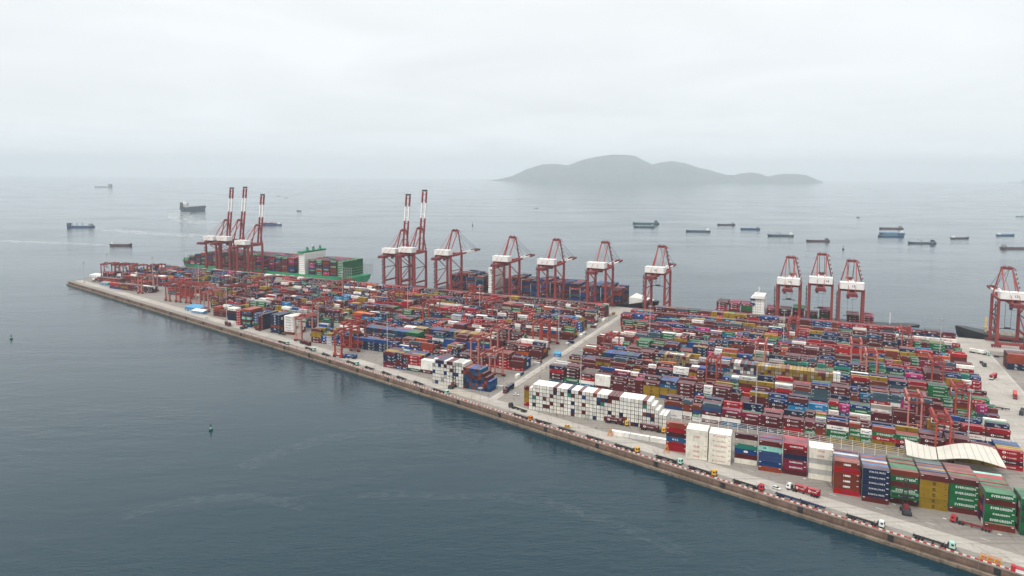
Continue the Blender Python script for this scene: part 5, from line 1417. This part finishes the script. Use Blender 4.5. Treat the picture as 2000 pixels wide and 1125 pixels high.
boat((237,480), 43, -2, 'b_maroon', 'dark maroon barge under way left of the pier tip', name='barge', group='vessels under way', Dh=5.5, bow_up=3)
boat((379,411), 46, 80, 'b_slate', 'large slate-hulled tanker turning away with a curved wake', 'house', 'b_grey', 'tanker', 'tanker_ship', 'ship', 'vessels under way', 9.0, .6)
boat((531,439.5), 38, 180, 'b_blue', 'blue feeder boat with magenta containers behind the raised booms', 'house', 'b_blue', 'cargo', 'feeder_boat', 'boat', 'vessels under way')
boat((201,365.5), 34, 180, 'b_grey', 'pale far-off ship near the horizon at the left', 'b_grey', 'b_grey', 'tanker', 'distant_ship', 'ship', 'vessels under way', 3.5, .4)
boat((584,412.5), 9, 170, 'b_dark', 'tiny tug with a short wake beyond the green ship', 'house', name='tug_boat', cat='boat', group='vessels under way', Dh=9, bow_up=3)
boat((1261,437.5), 52, 176, 'b_teal', 'teal-grey barge, rear of the rafted pair left of the anchored fleet', 'b_teal', 'b_teal')
boat((1258,444), 41, 176, 'b_slate', 'dark barge, front of the rafted pair left of the anchored fleet', 'b_grey', 'b_slate')
boat((1363,452.5), 48, 177, 'b_slate', 'slate barge with white stern house right of the rafted pair', 'house', 'b_blue')
boat((1418,439.5), 35, 177, 'b_dark', 'small dark empty barge farthest of the middle group', 'b_grey', 'b_maroon')
boat((1465,448), 38, 177, 'b_blue', 'blue barge with blue hatches in the middle group', 'b_grey', 'b_blue', 'hatch')
boat((1524,461), 51, 177, 'b_slate', 'slate barge with green deck crane and white stern house', 'house', 'b_slate', 'crane')
boat((1597,471.5), 46, 177, 'b_maroon', 'dark maroon barge with green stern house nearest in the middle group', 'b_teal', 'b_maroon')
boat((1740,447), 47, 172, 'b_maroon', 'brown barge at the back of the rafted three', 'b_grey', 'b_slate', bow_up=1)
boat((1741,457), 50, 178, 'b_lblue', 'light blue barge in the middle of the rafted three', 'house', 'b_lblue', 'hatch')
boat((1739,462.5), 50, 177, 'b_blue', 'dark blue barge at the front of the rafted three', 'b_blue', 'b_slate')
boat((1800,475.5), 55, 176, 'b_slate', 'long grey barge with deck winches right of the rafted three', 'b_slate', 'b_grey', 'crane')
boat((1875,466), 35, 8, 'b_dark', 'dark barge with its house at the left end', 'house', 'b_slate', bow_up=3)
boat((1964,460), 35, 6, 'b_blue', 'blue-decked barge near the right edge, behind', 'house', 'b_lblue', 'hatch')
boat((1984,486), 60, -3, 'b_maroon', 'dark barge cut by the right picture edge', 'b_grey', 'b_slate')
boat((1676,424.5), 6, 180, 'b_slate', 'tiny boat above the anchored fleet', 'b_grey', name='tug_boat', cat='boat', Dh=9)
boat((1991,423), 15, 178, 'b_teal', 'small far barge at the upper right edge', 'b_grey')
boat((1047,407), 8, 180, 'b_dark', 'tiny dark boat below the island', 'b_dark', name='tug_boat', cat='boat', Dh=3)
boat((545,383), 8, 175, 'b_grey', 'tiny pale boat left of two far off beyond the green ship', 'house', name='tug_boat', cat='boat', group='vessels under way', Dh=4)
boat((559,386), 8, 175, 'b_grey', 'tiny pale boat right of two far off beyond the green ship', 'house', name='tug_boat', cat='boat', group='vessels under way', Dh=4)
boat((1985,357.5), 34, 178, 'b_grey', 'pale far-off ship on the horizon at the right', 'b_grey', 'b_grey', 'tanker', 'distant_ship', 'ship', 'vessels at anchor in the roads', 3.5, .4)

# wakes: foam on the water
def foam_mat(name='wake_foam', lo=.35, hi=.95, amax=.95, scale=.035):
    m, n, l, b = nmat(name)
    geo = n.new('ShaderNodeNewGeometry'); no = n.new('ShaderNodeTexNoise'); no.inputs['Scale'].default_value = scale; no.inputs['Detail'].default_value = 7; no.inputs['Roughness'].default_value = .7
    l.new(geo.outputs['Position'], no.inputs['Vector'])
    uv = n.new('ShaderNodeAttribute'); uv.attribute_name = 'density'
    ad = n.new('ShaderNodeMath'); ad.operation = 'ADD'; l.new(no.outputs['Fac'], ad.inputs[0]); l.new(uv.outputs['Fac'], ad.inputs[1])
    mr = n.new('ShaderNodeMapRange'); mr.inputs[1].default_value = lo; mr.inputs[2].default_value = hi; mr.inputs[4].default_value = amax; l.new(ad.outputs[0], mr.inputs[0])
    l.new(mr.outputs[0], b.inputs['Alpha']); b.inputs['Base Color'].default_value = (.72, .76, .77, 1); b.inputs['Roughness'].default_value = .8
    return m
M['foam'] = foam_mat(); M['streak'] = foam_mat('faint_streak', .45, 1.3, .20, .22)
def wake(pts, label, w0=10, w1=26, dens=1.0, fade=.75, mat='foam'):
    P_ = [W(*ground(*p, WATER_Z), WATER_Z + .12) for p in pts]; vs, ds = [], []; n = len(P_)
    for i, p in enumerate(P_):
        d_ = (P_[min(i + 1, n - 1)] - P_[max(i - 1, 0)]).normalized(); r_ = Vector((-d_.y, d_.x, 0)); w_ = w0 + (w1 - w0) * i / (n - 1)
        for q, dn in ((-1, 0), (-.45, .75), (.45, .75), (1, 0)): vs.append(p + r_ * (q * w_)); ds.append(dn * (1 - fade * i / (n - 1)) * dens * (1 if 0 < i < n - 1 or dens == 1 else 0))
    fs = [(4*i+k, 4*i+k+1, 4*i+k+5, 4*i+k+4) for i in range(n - 1) for k in range(3)]
    me = bpy.data.meshes.new('wake'); me.from_pydata(vs, [], fs); me.materials.append(M[mat])
    at = me.attributes.new('density', 'FLOAT', 'POINT'); at.data.foreach_set('value', ds); me.update()
    tag(put('wake', me), label, 'wake', kind='stuff')
wake([(185,446),(215,449),(250,452),(300,457),(350,459),(400,461)], 'white wake behind the blue dredger', 22, 42)
wake([(213,480),(180,478),(140,476),(90,474),(30,472),(-30,470)], 'white wake behind the maroon barge', 12, 20)
wake([(368,414),(356,415),(350,418),(349,422),(356,427),(370,431),(392,434),(420,436)], 'curved white wake of the turning tanker', 26, 60)
wake([(590,413),(600,414),(620,415)], 'short white wake of the tug', 25, 35)

def spline(P, k=5):
    out = []
    for i in range(len(P) - 1):
        p0, p1, p2, p3 = P[max(i-1, 0)], P[i], P[i+1], P[min(i+2, len(P)-1)]
        for j in range(k):
            t = j / k; out.append(tuple(.5 * (2*p1[q] + (p2[q]-p0[q])*t + (2*p0[q]-5*p1[q]+4*p2[q]-p3[q])*t*t + (3*p1[q]-p0[q]-3*p2[q]+p3[q])*t**3) for q in (0, 1)))
    return out + [P[-1]]
wake(spline([(470,915),(530,890),(600,866),(680,848),(780,838),(880,844),(940,858)]), 'faint pale streak arching over the open foreground water', 7, 9, .9, .3, 'streak')
wake(spline([(700,968),(800,965),(880,972),(960,970),(1040,976),(1100,990),(1180,1016),(1260,1046),(1350,1090)]), 'faint pale streak winding near the bottom of the picture', 3.2, 4.2, .9, .2, 'streak')
wake(spline([(240,1010),(330,985),(430,972),(520,975),(600,990)]), 'faint pale streak in the lower left foreground water', 4, 5, .8, .2, 'streak')
# ------------------------------------------------------------------ island
prof = [(953,357),(975,350),(1000,344),(1030,330),(1060,321),(1085,320),(1108,323),(1135,313),(1165,306),(1195,302),(1218,301),(1240,304),(1258,314),(1272,321),(1288,317),(1310,315),(1335,318),(1362,327),(1390,333),(1415,341),(1430,342),(1445,338),(1465,337),(1482,341),(1497,347),(1512,343),(1530,340),(1550,340),(1570,342),(1586,347),(1600,359)]
DI = 18000.0
def isl_pt(px, py, D):
    a0, b0 = (px - 1000) / FPX, (py - PPY) / FPX; cr_, sr_ = math.cos(ROLL), math.sin(ROLL)
    a, b_ = a0 * cr_ + b0 * sr_, -a0 * sr_ + b0 * cr_; c, s = math.cos(PITCH), math.sin(PITCH)
    t = D / (c - b_ * s); return a * t, CAM_H + (-s - b_ * c) * t
xs = np.array([isl_pt(p[0], p[1], DI)[0] for p in prof]); zs = np.array([max(isl_pt(p[0], p[1], DI)[1], WATER_Z) for p in prof])
NX, NY = 300, 90
X = np.linspace(xs[0] - 15, xs[-1] + 15, NX); ridge = np.interp(X, xs, zs, left=WATER_Z, right=WATER_Z)
rr = np.random.default_rng(3)
def fbm(nx, ny, seed):
    g = np.zeros((nx, ny)); r = np.random.default_rng(seed)
    for o_, a in ((7, 1.), (15, .6), (31, .38), (62, .24), (88, .15)):
        k = r.normal(size=(o_ + 2, o_ + 2)); xi = np.linspace(0, o_, nx); yi = np.linspace(0, o_, ny)
        x0 = xi.astype(int); y0 = yi.astype(int); fx = xi - x0; fy = yi - y0
        fx = fx * fx * (3 - 2 * fx); fy = fy * fy * (3 - 2 * fy)
        g += a * (lambda q: .5 - np.abs(q) * 1.3 if o_ > 7 else q)((k[x0][:, y0] * (1 - fx)[:, None] + k[x0 + 1][:, y0] * fx[:, None]) * (1 - fy)[None] + (k[x0][:, y0 + 1] * (1 - fx)[:, None] + k[x0 + 1][:, y0 + 1] * fx[:, None]) * fy[None])
    return g
nz = fbm(NX, NY, 5)
vs, fs = [], []
for i in range(NX):
    for j in range(NY):
        t = j / (NY - 1) * 2 - 1; half = 350 + (ridge[i] - WATER_Z) * 2.6
        env = max(0.0, 1 - abs(t) ** 1.25)
        z = WATER_Z - 4 + (ridge[i] - WATER_Z + 4) * env * (1 + .26 * nz[i, j] * min(1, (1 - env) * 2.2 + .06))
        vs.append((X[i], DI + t * half + 120 * nz[i, 0], z))
for i in range(NX - 1):
    for j in range(NY - 1): fs.append((i*NY+j, (i+1)*NY+j, (i+1)*NY+j+1, i*NY+j+1))
def island_mat():
    m, n, l, b = nmat('island_forest')
    geo = n.new('ShaderNodeNewGeometry'); no = n.new('ShaderNodeTexNoise'); no.inputs['Scale'].default_value = .009; no.inputs['Detail'].default_value = 8
    l.new(geo.outputs['Position'], no.inputs['Vector']); cr_ = n.new('ShaderNodeValToRGB'); cr_.color_ramp.elements[0].position = .35; cr_.color_ramp.elements[1].position = .68
    cr_.color_ramp.elements[0].color = (.020, .034, .038, 1); cr_.color_ramp.elements[1].color = (.042, .062, .062, 1)
    l.new(no.outputs['Fac'], cr_.inputs[0]); l.new(cr_.outputs[0], b.inputs['Base Color']); b.inputs['Roughness'].default_value = .95
    return m
me = bpy.data.meshes.new('island'); me.from_pydata(vs, [], fs); me.materials.append(island_mat()); me.update()
for p in me.polygons: p.use_smooth = True
tag(put('island', me), 'wooded island ridge fading in the haze beyond the roads', kind='structure')

# ------------------------------------------------------------------ haze
hz = MB().box(-23000, 23000, -23000, 23000, WATER_Z - 9, 620)
hm = bpy.data.materials.new('haze_air'); hm.use_nodes = True
hn = hm.node_tree.nodes; hn.clear()
ho_ = hn.new('ShaderNodeOutputMaterial'); hv = hn.new('ShaderNodeVolumePrincipled')
hv.inputs['Color'].default_value = (.88, .955, 1.0, 1); hv.inputs['Density'].default_value = 7.6e-5; hv.inputs['Anisotropy'].default_value = 0.0
hm.node_tree.links.new(hv.outputs[0], ho_.inputs['Volume'])
tag(hz.build('haze', hm), 'thin pale sea haze over the whole harbour', kind='stuff')
